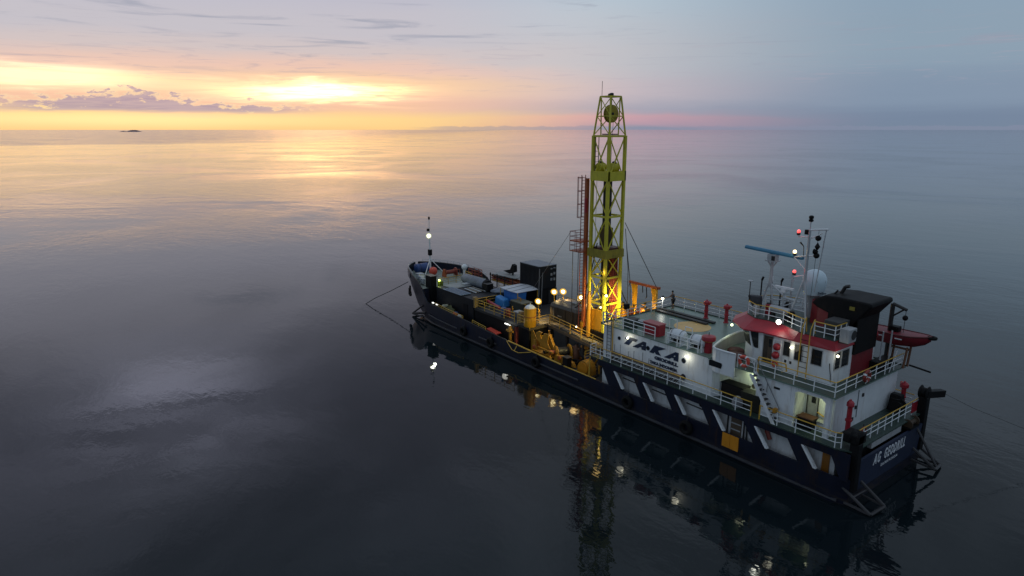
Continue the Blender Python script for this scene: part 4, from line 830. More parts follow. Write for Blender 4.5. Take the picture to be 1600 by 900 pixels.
for (x, y, z, lab) in ((52.3, 5.35, 2.75, 'small pale lamp on the dark bulwark below the bow, forward one'), (51.8, 5.1, 2.6, 'small pale lamp on the dark bulwark beside the yellow bulwark rail')):
    t = thing('bulwark_lamp', lab, 'lamp', (x, y, z)); obj('lens', MB().box(-0.16, 0.16, -0.08, 0.08, -0.06, 0.06), emat('dim_white_lens', (1, 1, 0.95), 1.2), t); obj('bracket', MB().bar((0, 0, -0.3), (0, 0, -0.06), 0.04), DSTEEL, t)
t = thing('deck_lamp', 'yellow green lamp on the forecastle beside the dark pillar', 'lamp', (55.0, 2.6, 4.6))
obj('hood', MB().box(-0.3, 0.3, -0.25, 0.25, -0.7, 0.1), mat('olive_green_hood', (0.16, 0.2, 0.02), 0.5), t); obj('lens', MB().sphere((-0.1, 0.2, 0.22), 0.15, 10, 6), emat('yellow_green_lens', (0.75, 1.0, 0.12), 3.0), t); point(t, (-0.2, 0.5, 0.35), (0.8, 1.0, 0.2), 16, 0.1)
# foremast with its anchor light
fm = thing('foremast', 'white foremast on the bow carrying a bright white light', 'mast', (61.8, 0.1, 4.15))
obj('pole', MB().bar((0, 0, 0), (0, 0, 5.4), 0.14, 10, 0.10).bar((0, 0, 5.4), (0, 0, 7.7), 0.05, 6), WHITE, fm, smooth=True)
for s_ in (1, -1): obj('strut', MB().bar((-1.2, -1.6 * s_, 0.1), (0, 0, 2.2), 0.06), WHITE, fm)
obj('black_box', MB().box(-0.25, 0.2, -0.22, 0.22, 2.7, 3.5), BLACK, fm); obj('top_light', MB().lathe([(0.09, 0), (0.14, 0.1), (0.14, 0.35), (0.05, 0.42)], (0, 0, 7.7), 8), BLACK, fm); obj('side_light', MB().box(-0.16, 0.16, 0.05, 0.32, 6.1, 6.45), BLACK, fm)
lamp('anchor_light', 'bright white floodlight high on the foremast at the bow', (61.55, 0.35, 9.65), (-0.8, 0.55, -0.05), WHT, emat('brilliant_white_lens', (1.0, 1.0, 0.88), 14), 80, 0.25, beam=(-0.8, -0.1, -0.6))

# ================================================================== masts and gear on the wheelhouse roof
mm = thing('main_mast', 'grey white lattice mast with signal yards on the wheelhouse roof', 'mast', (6.75, 0.35, ZK))
for q in ((-0.75, 0.65), (0.75, 0.5), (0.0, -0.8)): obj('mast_leg', MB().bar((q[0], q[1], 0.02), (q[0] * 0.12, q[1] * 0.12, 3.0), 0.085, 8, 0.07), GALV, mm)
obj('mast_pole', MB().bar((0, 0, 2.4), (0, 0, 6.9), 0.13, 8, 0.09).bar((0, 0, 6.9), (0, 0, 7.5), 0.04, 6), GALV, mm)
for z, k in ((0.9, 0.72), (1.8, 0.45)): obj('mast_girt', lines([[(-0.75 * k, 0.65 * k, z), (0.75 * k, 0.5 * k, z), (0, -0.8 * k, z), (-0.75 * k, 0.65 * k, z)]], 0.045), GALV, mm)
obj('yard', MB().bar((-0.9, 0, 6.5), (-0.05, 0, 6.35), 0.045, 6).bar((-1.35, 0, 7.05), (0.05, 0, 6.85), 0.075, 6), WHITE, mm); obj('yard', MB().bar((0.85, 0, 6.28), (-0.05, 0, 6.32), 0.05, 6), WHITE, mm)
obj('yard', MB().bar((1.0, 0, 4.75), (-0.8, 0, 5.1), 0.055, 6), WHITE, mm); obj('yard', MB().bar((0.85, 0.05, 3.25), (0, 0, 3.5), 0.05, 6), WHITE, mm)
obj('mast_strut', MB().bar((1.0, 0, 4.7), (0.05, 0, 3.9), 0.035, 6).bar((-0.05, 0, 6.2), (-1.0, 0.1, 6.75), 0.04), WHITE, mm)
obj('back_stay', MB().bar((-1.2, 0, 7.0), (-0.85, 0.1, 2.4), 0.04, 6), GALV, mm)
obj('masthead_lamp', MB().lathe([(0.1, 0), (0.17, 0.05), (0.17, 0.16), (0.1, 0.2), (0.17, 0.25), (0.17, 0.4), (0.08, 0.46)], (0, 0, 7.45), 10), BLACK, mm)
obj('horn', MB().bar((0.6, 0.1, 5.9), (0.35, 0, 5.6), 0.07, 8, 0.03).bar((0.35, 0, 5.6), (0.3, 0, 4.9), 0.03), DSTEEL, mm)
obj('flag', MB().box(-1.14, -1.08, -0.02, 0.02, 5.7, 6.2), RED, mm)
obj('sensor', MB().box(0.12, 0.35, -0.1, 0.1, 6.5, 6.85), BLACK, mm)
SIG = 'black day signals hanging from the mast yard'
hx, hy = 6.08, 0.35
for z, lab in ((16.42, 'black day signal ball, upper of the two on the mast halyard'), (15.15, 'black day signal ball, lower of the two on the mast halyard')):
    b = obj('signal_ball', MB().sphere((hx, hy, z), 0.21, 14, 8), BLACK, None, smooth=True); tag(b, lab, 'day signal', SIG)
b = obj('signal_diamond', MB().lathe([(0.01, -0.32), (0.2, 0), (0.01, 0.32)], (hx, hy, 15.8), 8), BLACK); tag(b, 'black diamond day signal hanging between the two balls', 'day signal', SIG)
b = obj('signal_halyard', MB().bar((hx, hy, 17.0), (hx + 0.1, hy, 12.0), 0.015, 4), DSTEEL); tag(b, 'thin halyard line carrying the black day signals', 'line')
b = obj('deck_speaker', MB().lathe([(0.06, 0), (0.2, 0.3)], (5.95, 0.45, 15.45), 10, 'x'), BLACK); tag(b, 'small black horn beside the diamond day signal on the lower yard', 'horn')
RL = 'red signal lights on the main mast'
def siglight(loc, em, lab, col, w):
    t = thing('signal_light', lab, 'signal light', loc, 0, RL if 'red' in lab.split()[0] else None)
    obj('base', MB().lathe([(0.12, -0.26), (0.14, -0.1), (0.1, -0.08)], (0, 0, 0), 10), DSTEEL, t); obj('lens', MB().lathe([(0.10, -0.09), (0.13, 0), (0.11, 0.10), (0.04, 0.15)], (0, 0, 0), 12), em, t, smooth=True); point(t, (0, 0.3, 0.05), col, w, 0.1)
siglight((7.6, 0.35, 16.72), E_RED, 'red signal light on the topmost yard of the main mast', (1, 0.05, 0.03), 3)
siglight((7.6, 0.4, 13.72), E_RED, 'red signal light on the short bracket below the yards, beside the white dome', (1, 0.05, 0.03), 3)
siglight((7.75, 0.35, 15.18), E_BRIDGE, 'amber white signal light at the tip of the blue radar scanner', (1, 0.8, 0.45), 4)
rd = thing('radar', 'long teal blue radar scanner on a grey tripod above the wheelhouse', 'radar', (9.75, -0.1, ZK))
obj('scanner', MB().prism([(-0.14, 0), (0.14, 0), (0.14, 0.14), (0.05, 0.26), (-0.14, 0.26)], 'x', -2.55, 2.55), RADARB, rd, bevel=0.03).matrix_local = Matrix.Translation((0, 0, 4.62)) @ Matrix.Rotation(R(-4), 4, 'Z') @ Matrix.Rotation(R(-1.5), 4, 'Y')
obj('gearbox', MB().box(-0.35, 0.3, -0.28, 0.28, 4.15, 4.6).box(-0.45, 0.4, -0.4, 0.4, 4.05, 4.14), GALV, rd); obj('turning_unit', MB().lathe([(0.12, 4.45), (0.2, 4.6)], (0, 0, 0), 10).box(-0.36, -0.1, 0.28, 0.36, 4.15, 4.5), DSTEEL, rd)
for a in range(3):
    t = 2 * math.pi * a / 3 + 0.6; obj('tripod_leg', MB().bar((0.75 * math.cos(t), 0.75 * math.sin(t), 0.02), (0.12 * math.cos(t), 0.12 * math.sin(t), 2.3), 0.07, 7), GALV, rd)
obj('column', MB().bar((0, 0, 2.0), (0, 0, 4.05), 0.14, 10, 0.12).bar((0, 0, 3.5), (0.25, 0.2, 4.05), 0.05).bar((0, 0, 3.5), (-0.3, -0.2, 4.05), 0.05), GALV, rd)
obj('radar_brace', MB().bar((0, 0, 2.3), (-1.6, 0.1, 1.35), 0.07).bar((-0.1, 0, 1.0), (-1.6, 0.1, 1.3), 0.05), GALV, rd)
sr = thing('radar', 'small white bar radar on a low post between the two tall masts', 'radar', (8.15, 0.6, ZK))
obj('post', MB().bar((0, 0, 0), (0, 0, 2.1), 0.07), GALV, sr); obj('scanner', MB().box(-0.75, 0.75, -0.1, 0.1, 2.25, 2.4), WHITE, sr); obj('gearbox', MB().box(-0.2, 0.2, -0.2, 0.2, 2.0, 2.24), WHITE, sr); obj('arm', MB().bar((0, 0, 1.6), (-1.3, -0.1, 1.45), 0.09).bar((0, 0, 0.9), (-1.0, 0, 1.4), 0.05), GALV, sr)
dm = thing('satellite_dome', 'pale blue white satellite dome behind the main mast beside the black funnel', 'satellite dome', (6.85, -1.25, ZK))
obj('dome', MB().lathe([(0.55, 1.75), (0.74, 1.85), (0.80, 2.3), (0.88, 2.75), (0.84, 3.1), (0.70, 3.4), (0.48, 3.6), (0.22, 3.7), (0.01, 3.72)], (0, 0, 0), 28), DOME, dm, smooth=True)
obj('pedestal', MB().lathe([(0.35, 0.02), (0.3, 1.2), (0.5, 1.75)], (0, 0, 0), 14), GALV, dm, smooth=True)
for k in range(4):
    t = k * math.pi / 4 + 1.5; obj('dome_seam', MB().torus((0, 0, 2.75), 0.885, 0.008, 'x', 20, 4, 0.1, 3.0), STEEL, dm).matrix_local = Matrix.Rotation(t, 4, 'Z')
txd = obj('lettering', text_mb('Sailor', (-0.66, 0.62, 2.02), (-0.72, -0.69, 0), (0, 0, 1), 0.62, 0.18, 0.02, 0.02), NAVYL, dm)
wv = thing('roof_locker', 'long pale cylinder locker behind the yellow rail of the wheelhouse roof', 'locker', (8.0, 1.2, ZK + 0.75))
obj('tank', MB().lathe([(0.12, -0.85), (0.24, -0.75), (0.24, 0.75), (0.12, 0.85)], (0, 0, 0), 14, 'x'), GALV, wv, smooth=True)
for x in (-0.5, 0.5): obj('saddle', MB().box(x - 0.08, x + 0.08, -0.2, 0.2, -0.74, -0.15), DSTEEL, wv)
sb = thing('roof_searchlight', 'dark grey covered searchlight at the forward corner of the wheelhouse roof', 'searchlight', (10.05, 1.05, ZK))
obj('cover', MB().loft([(-0.35, -0.3, 0.5), (0.2, -0.3, 0.5), (0.2, 0.3, 0.5), (-0.35, 0.3, 0.5)], [(-0.3, -0.25, 1.45), (0.75, -0.25, 1.35), (0.75, 0.25, 1.35), (-0.3, 0.25, 1.45)]), mat('dark_grey_cover', (0.045, 0.047, 0.055), 0.7), sb, bevel=0.1); obj('pedestal', MB().bar((0, 0, 0), (0, 0, 0.5), 0.12, 8), DSTEEL, sb)
AE = 'aerials on the wheelhouse roof'
for (x, y, h, k, lab) in ((10.55, 1.35, 2.5, 'flat', 'aerial with a flat white top at the forward corner of the roof'), (10.3, 0.2, 2.6, 'dark', 'thick dark aerial with a bent top behind the covered searchlight'), (9.9, -0.6, 2.3, 'white', 'short aerial with a white tip between two dark ones'), (9.3, -0.9, 2.5, 'dark', 'straight thick dark aerial nearest the teal radar'), (8.3, -0.6, 3.6, 'thin', 'tall thin whip aerial behind the small bar radar'), (7.7, 0.3, 3.2, 'thin', 'thin aerial with a small crosspiece just forward of the main mast'), (9.0, 1.6, 1.9, 'thin', 'short thin aerial beside the yellow roof rail'), (7.3, -1.3, 2.8, 'thin', 'thin aerial between the main mast and the satellite dome')):
    t = thing('aerial', lab, 'aerial', (x, y, ZK), 0, AE); obj('rod', MB().bar((0, 0, 0), (0, 0, h), 0.035 if k != 'dark' else 0.055, 6), {'thin': GALV, 'dark': BLACK, 'flat': DSTEEL, 'white': DSTEEL}[k], t)
    if k == 'flat': obj('cap', MB().lathe([(0.2, 0), (0.2, 0.06), (0.05, 0.1)], (0, 0, h), 10), GALV, t)
    elif k == 'white': obj('cap', MB().lathe([(0.07, 0), (0.09, 0.2), (0.03, 0.45)], (0, 0, h), 8), WHITE, t)
    elif k == 'dark': obj('cap', MB().bar((0, 0, h - 0.1), (-0.12, 0.02, h + 0.15), 0.09, 8), BLACK, t)
    else: obj('cap', MB().bar((-0.12, 0, h - 0.2), (0.12, 0, h - 0.2), 0.025, 5), GALV, t)
for (x, y, lab, m_) in ((9.3, 0.6, 'small red canister standing behind the wheelhouse roof rail', RED), (8.6, -0.9, 'dark cable reel standing below the small bar radar', BLACK), (6.9, 1.4, 'black box on the roof at the foot of the main mast', BLACK), (9.75, 1.5, 'beige fire box behind the forward roof rail', BEIGE)):
    t = thing('roof_box', lab, 'box', (x, y, ZK)); obj('body', MB().lathe([(0.2, 0), (0.24, 0.05), (0.24, 0.75), (0.15, 0.85)], (0, 0, 0), 10), m_, t); obj('lid', MB().lathe([(0.16, 0.85), (0.17, 0.92)], (0, 0, 0), 10), DSTEEL, t)
ac = thing('air_conditioner', 'pale box air conditioner hung outside the aft rail of the wheelhouse roof', 'air conditioner', (2.35, 2.15, 9.98))
obj('casing', MB().box(-0.35, 0.30, -0.5, 0.5, 0.0, 0.95), GREYW, ac, bevel=0.03); obj('fan_grille', MB().lathe([(0.34, -0.02), (0.34, 0.0)], (-0.35, -0.12, 0.5), 16, 'x'), DSTEEL, ac); obj('bracket', MB().box(-0.3, 0.4, -0.45, -0.4, -0.08, 0.0), DSTEEL, ac); obj('bracket', MB().box(-0.3, 0.4, 0.4, 0.45, -0.08, 0.0), DSTEEL, ac)

# ================================================================== gear on the bridge and boat decks
FMG = 'red fire monitors'
def monitor(loc, rz, lab, h=1.25, k=1.0):
    t = thing('fire_monitor', lab, 'fire monitor', loc, rz, FMG)
    obj('pillar', MB().lathe([(0.24, 0), (0.24, 0.06), (0.17, 0.1), (0.16, h * 0.55), (0.22, h * 0.56), (0.22, h * 0.62), (0.16, h * 0.63), (0.16, h)], (0, 0, 0), 14), RED, t, smooth=True)
    obj('head', MB().lathe([(0.17 * k, h), (0.30 * k, h + 0.08), (0.30 * k, h + 0.32), (0.2 * k, h + 0.42), (0.08, h + 0.46), (0.05, h + 0.55)], (0, 0, 0), 14), RED, t, smooth=True)
    obj('nozzle', MB().bar((0, 0, h + 0.22), (-0.42, 0.05, h + 0.3), 0.12, 10, 0.1), REDO, t); return t
monitor((18.35, -4.1, ZU), 0.3, 'red fire monitor by the far rail, nearest the standing man')
monitor((16.3, -4.3, ZU), 0.5, 'red fire monitor by the far rail, nearest the red wheelhouse roof')
monitor((0.95, 3.6, ZB), 2.2, 'tall red fire monitor at the aft corner pillar beside the lit shelter', 2.25, 0.8)
monitor((0.95, -4.6, ZB), 2.6, 'red fire monitor on the stern deck beside the far corner of the house', 1.6)
rv = thing('mushroom_vent', 'large red mushroom ventilator beside the white bridge wing', 'ventilator', (12.15, 3.9, ZU))
obj('trunk', MB().lathe([(0.32, 0), (0.32, 0.95)], (0, 0, 0), 18), RED, rv, smooth=True); obj('cap', MB().lathe([(0.44, 0.95), (0.55, 1.03), (0.55, 1.28), (0.51, 1.34), (0.1, 1.40)], (0, 0, 0), 22), RED, rv, smooth=True); obj('spindle', MB().bar((0, 0, 1.4), (0, 0, 1.65), 0.03), DSTEEL, rv); obj('yellow_band', MB().torus((0, 0, 1.0), 0.49, 0.03, 'z', 22, 6), YRAIL, rv)
rb = thing('deck_locker', 'large red locker behind the white rail above the letter A', 'locker', (17.95, 3.65, ZU))
obj('body', MB().box(-0.9, 0.8, -0.45, 0.45, 0.02, 1.0), RED, rb, bevel=0.03); obj('lid', MB().box(-0.94, 0.84, -0.49, 0.49, 1.0, 1.08), mat('faded_red_lid', (0.42, 0.10, 0.10), 0.5, var=0.2), rb, bevel=0.02)
db = thing('deck_locker', 'small dark green locker behind the white rail near the ladder head', 'locker', (20.4, 3.9, ZU))
obj('body', MB().box(-0.45, 0.45, -0.5, 0.4, 0.02, 0.8), mat('dark_green_locker', (0.03, 0.05, 0.04), 0.6), db, bevel=0.03); obj('lid', MB().box(-0.48, 0.48, -0.53, 0.43, 0.8, 0.86), DSTEEL, db)
cb = thing('winch_cover', 'low grey cover box behind the red locker on green deck', 'box', (19.9, 2.3, ZU)); obj('body', MB().box(-1.5, 0.9, -0.3, 0.3, 0.01, 0.35), DECKG2, cb, bevel=0.04); obj('lid', MB().box(-1.55, 0.95, -0.34, 0.34, 0.35, 0.4), GREYW, cb)
def liferaft(loc, lab):
    t = thing('life_raft', lab, 'life raft', loc, 0, 'white life raft canisters')
    obj('canister', MB().lathe([(0.05, -0.74), (0.32, -0.69), (0.43, -0.54), (0.46, -0.05), (0.48, -0.04), (0.48, 0.04), (0.46, 0.05), (0.43, 0.54), (0.32, 0.69), (0.05, 0.74)], (0, 0, 0.78), 20, 'x'), RAFT, t, smooth=True)
    for x in (-0.45, 0.45): obj('strap', MB().torus((x, 0, 0.78), 0.465, 0.022, 'x', 20, 6), STEEL, t)
    for x in (-0.6, 0.6): obj('cradle', MB().box(x - 0.06, x + 0.06, -0.45, 0.45, 0.02, 0.36).box(x - 0.06, x + 0.06, 0.40, 0.47, 0.36, 0.8), WHITE, t)
    obj('label_plate', MB().box(-0.5, 0.1, 0.47, 0.50, 0.3, 0.56), BLACK, t); return t
liferaft((14.95, 4.1, ZU), 'white life raft canister in cradle, nearer the red locker')
liferaft((12.98, 4.0, ZU), 'white life raft canister in cradle, nearer the red mushroom vent')
LB = 'orange life rings on the rails'
def lifering(loc, axis, lab, m_=None):
    t = thing('life_ring', lab, 'life ring', loc, 0, LB)
    obj('ring', MB().torus((0, 0, 0), 0.36, 0.12, axis, 24, 8), m_ or REDO, t, smooth=True)
    for k in range(4):
        a = k * math.pi / 2 + 0.5
        obj('white_band', MB().torus((0, 0, 0), 0.36, 0.125, axis, 3, 8, a - 0.14, a + 0.14), WHITE, t)
lifering((8.2, 5.0, 7.5), 'y', 'orange life ring hung on the rail beside the bridge wing stair head')
lifering((1.3, 0.9, 7.5), 'x', 'dull red life ring hung on the aft rail of the wheelhouse deck', mat('dull_red_plastic', (0.26, 0.04, 0.03), 0.5, var=0.3))
lifering((0.6, 5.0, 4.55), 'y', 'orange red life ring lashed at the port stern corner of the boat deck') if False else None
lj = thing('breathing_set_rack', 'white wall rack of round red covers beside the wheelhouse door', 'rack', (6.82, 3.02, 7.0))
obj('frame', lines([[(-0.3, 0.1, 0.05), (-0.3, 0.1, 2.1), (0.3, 0.1, 2.1), (0.3, 0.1, 0.05), (-0.3, 0.1, 0.05)]], 0.035), WHITE, lj)
for x, z in ((0.0, 1.6), (0.05, 0.95)): obj('red_cover', MB().sphere((x, 0.12, z), 0.28, 12, 8), RED, lj, smooth=True)
obj('orange_bag', MB().torus((0.05, 0.12, 0.28), 0.18, 0.08, 'y', 14, 6), REDO, lj)
for (x0, x1, y0, y1, z1, lab, m_, lm) in ((8.55, 10.5, 3.3, 4.2, 1.25, 'long black deck locker against the white wall under the bridge wing', mat('black_brown_locker', (0.015, 0.010, 0.009), 0.6, spec=0.3), BLACK), (6.7, 8.3, 4.0, 4.9, 1.35, 'dark olive deck locker at the foot of the white stair', mat('olive_locker_top', (0.022, 0.022, 0.015), 0.6, spec=0.3), MATS['olive_locker_top'] if 'olive_locker_top' in MATS else BLACK)):
    t = thing('deck_locker', lab, 'locker', ((x0 + x1) / 2, (y0 + y1) / 2, ZB)); a, b = (x1 - x0) / 2, (y1 - y0) / 2
    obj('body', MB().box(-a, a, -b, b, 0.02, z1 - 0.12), m_, t, bevel=0.05); obj('lid', MB().box(-a - 0.04, a + 0.04, -b - 0.04, b + 0.04, z1 - 0.12, z1), lm, t, bevel=0.04)
t = thing('net_bag', 'grey net bag standing between the black and olive deck lockers', 'bag', (8.45, 5.0, ZB)); obj('sack', MB().lathe([(0.3, 0.02), (0.42, 0.2), (0.4, 0.6), (0.2, 0.85)], (0, 0, 0), 10), mat('grey_netting', (0.25, 0.25, 0.27), 0.8, var=0.5), t); obj('tie', MB().torus((0, 0, 0.8), 0.2, 0.03, 'z', 10, 5), DSTEEL, t)
t = thing('rubbish_bin', 'dark bin with brown lid on the boat deck in the aft shelter', 'bin', (3.5, 4.1, ZB)); obj('body', MB().box(-0.55, 0.55, -0.4, 0.4, 0.02, 0.75), BLACK, t, bevel=0.04); obj('lid', MB().box(-0.58, 0.58, -0.43, 0.43, 0.75, 0.82), mat('dark_brown_lid', (0.10, 0.04, 0.02), 0.6), t)
t = thing('low_bench', 'white low bench locker inside the aft shelter', 'bench', (2.7, 3.6, ZB)); obj('seat', MB().box(-0.75, 0.6, -0.3, 0.3, 0.5, 0.6), GREYW, t); obj('body', MB().box(-0.7, 0.55, -0.25, 0.25, 0.02, 0.49), WHITE, t)
t = thing('hose_reel', 'dark hose reel on the stern deck by the far red monitor', 'hose reel', (0.7, -3.3, ZB)); obj('drum', MB().lathe([(0.5, -0.35), (0.5, -0.3), (0.3, -0.28), (0.3, 0.28), (0.5, 0.3), (0.5, 0.35)], (0, 0, 0.55), 14, 'y'), BLACK, t); obj('stand', MB().box(-0.1, 0.1, -0.45, 0.45, 0.02, 0.3), DSTEEL, t)
t = thing('hose_bundle', 'bundle of red hose on the stern rail beside the near corner post', 'hose', (0.35, 2.6, ZB)); obj('coil', MB().torus((0, 0, 0.4), 0.3, 0.1, 'x', 14, 6), PIPER, t); obj('hook', MB().bar((0.02, 0, 0.7), (0.02, 0, 0.95), 0.03), DSTEEL, t)
t = thing('stern_board', 'red board fixed at the far end of the stern rail', 'board', (-0.02, -4.2, ZB)); obj('panel', MB().box(-0.04, 0.0, -0.5, 0.4, 0.15, 1.0), RED, t); obj('frame', lines([[(-0.06, -0.5, 0.15), (-0.06, -0.5, 1.0), (-0.06, 0.4, 1.0)]], 0.03), GALV, t)
# mooring winch on the stern below the boat deck edge
t = thing('stern_winch', 'small dark mooring winch above the ship name on the stern', 'winch', (-0.35, -3.2, 3.2)); obj('drum', MB().lathe([(0.35, -0.6), (0.35, -0.52), (0.2, -0.5), (0.2, 0.5), (0.35, 0.52), (0.35, 0.6)], (0, 0, 0.35), 14, 'y'), mat('dark_brown_steel', (0.06, 0.035, 0.018), 0.6, var=0.4), t); obj('bed', MB().box(-0.3, 0.3, -0.7, 0.7, 0.0, 0.12), BLACK, t)
w = obj('mooring_wire', lines([[(-0.8, -7.0, 5.0), (-2.4, -8.6, 3.9), (-9, -16, 0.0)]], 0.015, 5), DSTEEL); tag(w, 'dark mooring wire leading aft from the far stern post into the sea', 'wire')
w = obj('anchor_chain', lines([[(61.4, 3.9, 3.6), (63.5, 5.4, 2.2), (65.6, 7.0, 0.9), (67.2, 8.3, -0.4)]], 0.05, 5), DSTEEL); tag(w, 'dark anchor chain running from the bow into the sea', 'chain')

# rescue boat in its davit
rbt = thing('rescue_boat', 'red rescue boat slung at the stern with a black bow fender', 'boat', (1.7, -4.85, 8.45))
st = []
for (x, b_, zk, zg) in ((2.3, 0.85, 0.0, 0.95), (1.2, 0.95, -0.02, 0.95), (0.0, 0.95, 0.0, 0.97), (-0.9, 0.8, 0.12, 1.02), (-1.6, 0.48, 0.45, 1.10), (-1.95, 0.16, 0.80, 1.16)):
    st.append([(x, 0, zk), (x, b_ * 0.55, zk + 0.12), (x, b_, zg * 0.75), (x, b_, zg), (x, b_ * 0.8, zg + 0.02), (x, 0, zg + 0.05), (x, -b_ * 0.8, zg + 0.02), (x, -b_, zg), (x, -b_, zg * 0.75), (x, -b_ * 0.55, zk + 0.12)])
bm_ = MB(); n_ = 10
bm_.add([q for r in st for q in r], [(k * n_ + i, k * n_ + (i + 1) % n_, (k + 1) * n_ + (i + 1) % n_, (k + 1) * n_ + i) for k in range(len(st) - 1) for i in range(n_)] + [tuple(range(n_)), tuple(range((len(st) - 1) * n_, len(st) * n_))])
bh = obj('boat_hull', bm_, mat('dull_red_boat_paint', (0.20, 0.013, 0.022), 0.5, var=0.3, dirt=0.3, dirtcol=(0.08, 0.02, 0.02, 1)), rbt, smooth=True)
obj('gunwale', lines([[(2.3, s_ * 0.87, 0.96), (0, s_ * 0.97, 0.98), (-0.9, s_ * 0.82, 1.03), (-1.6, s_ * 0.5, 1.11), (-1.95, s_ * 0.16, 1.16)] for s_ in (1, -1)], 0.05), mat('dark_red_rubber', (0.10, 0.02, 0.02), 0.6), rbt)
obj('bow_fender', MB().torus((-2.0, 0, 1.08), 0.22, 0.12, 'z', 16, 8), RUBBER, rbt, smooth=True)
obj('console', MB().box(0.2, 0.9, -0.3, 0.3, 1.0, 1.4), BLACK, rbt, bevel=0.05); obj('outboard_motor', MB().box(2.3, 2.75, -0.25, 0.25, 0.6, 1.5), BLACK, rbt, bevel=0.08)
obj('reflective_strip', MB().box(-0.4, 0.1, 0.955, 0.975, 0.70, 0.78).box(0.9, 1.3, 0.955, 0.975, 0.70, 0.78), WHITEL, rbt)
dv = thing('boat_davit', 'dark davit frame holding the red rescue boat at the stern', 'davit', (2.6, -4.85, ZU))
obj('column', MB().bar((0, 0, 0), (0, 0, 4.6), 0.16, 10), DSTEEL, dv); obj('jib', MB().bar((0, 0, 4.6), (-1.0, 0, 4.3), 0.12, 8).bar((0, 0, 3.6), (-0.8, 0, 4.3), 0.07), DSTEEL, dv); obj('hoist_block', MB().sphere((-0.95, 0, 3.7), 0.2, 10, 6), BLACK, dv); obj('hoist_line', MB().bar((-0.95, 0, 2.6), (-0.95, 0, 4.3), 0.02, 5), DSTEEL, dv)
for x in (-0.35, -1.5): obj('cradle_leg', MB().bar((x + 0.1, 0.35, 0.02), (x, 0.3, 1.62), 0.09).bar((x + 0.1, -0.35, 0.02), (x, -0.3, 1.62), 0.09), mat('rusty_brown_steel', (0.20, 0.09, 0.05), 0.6, var=0.4), dv)
obj('cradle_beam', MB().bar((-0.3, 0, 1.4), (-1.55, 0, 1.4), 0.08), MATS['rusty_brown_steel'], dv)
for x, y in ((2.2, -2.9), (1.9, -3.6)):
    obj('stay_post', MB().bar((x - 2.6, y + 4.85, 0.0), (x - 2.6, y + 4.85, 2.9), 0.06), GALV, dv)
w = obj('hoist_rope', lines([[(1.5, -4.0, 8.4), (1.35, -2.6, 6.95)]], 0.03, 5), GALV); tag(w, 'pale rope hanging from the red rescue boat to the rail', 'rope')
w = obj('accommodation_boom', MB().bar((1.1, -5.3, 7.0), (-0.1, -6.1, 6.6), 0.07, 6), BLACK); tag(w, 'dark boom sticking out astern below the rescue boat', 'boom')
t = thing('draped_cover', 'black cover hung over gear at the far aft corner of the house', 'cover', (1.05, -3.9, ZB)); obj('drape', MB().loft([(-0.5, -0.4, 0.02), (0.5, -0.4, 0.02), (0.5, 0.4, 0.02), (-0.5, 0.4, 0.02)], [(-0.35, -0.3, 1.3), (0.4, -0.3, 1.3), (0.4, 0.3, 1.3), (-0.35, 0.3, 1.3)]), BLACK, t, bevel=0.08); obj('tie', MB().torus((0, 0, 1.0), 0.46, 0.02, 'z', 12, 4), DSTEEL, t)

# ================================================================== yellow gantry and machinery forward of the green deck
ga = thing('yellow_gantry', 'yellow lifting gantry with rusty red top beam behind the green deck', 'gantry', (26.2, -4.4, 3.5))
obj('top_beam', MB().beam((-1.95, 0, 5.05), (2.1, 0, 5.05), 0.26, 0.24), ORTR, ga)
obj('beam_hook', MB().bar((2.05, 0, 4.95), (2.15, 0.05, 4.5), 0.04), DSTEEL, ga)
for x in (1.35, -1.35):
    l_ = obj('gantry_leg', MB().loft([(x - 0.32, -0.08, 4.9), (x + 0.32, -0.08, 4.9), (x + 0.32, 0.08, 4.9), (x - 0.32, 0.08, 4.9)], [(x - 0.12 - 0.1, -0.08, 0.02), (x + 0.12 - 0.1, -0.08, 0.02), (x + 0.12 - 0.1, 0.08, 0.02), (x - 0.12 - 0.1, 0.08, 0.02)]), mat('bright_yellow_paint', (0.70, 0.36, 0.01), 0.45, var=0.2, dirt=0.25), ga)
    obj('gusset', MB().prism([(x - 0.45, 4.9), (x + 0.45, 4.9), (x, 3.5)], 'y', 0.09, 0.14), MATS['bright_yellow_paint'], l_)
obj('gantry_ladder', lines([[(-1.75, 0.2, 0.1), (-1.75, 0.2, 4.9)]], 0.12), MATS['bright_yellow_paint'], ga)
obj('hoist_chain', lines([[(0.3, 0, 4.9), (0.25, 0, 4.2)], [(-0.2, 0, 4.9), (-0.4, 0.1, 3.9), (-0.2, 0, 3.7)]], 0.05, 5), BLACK, ga)
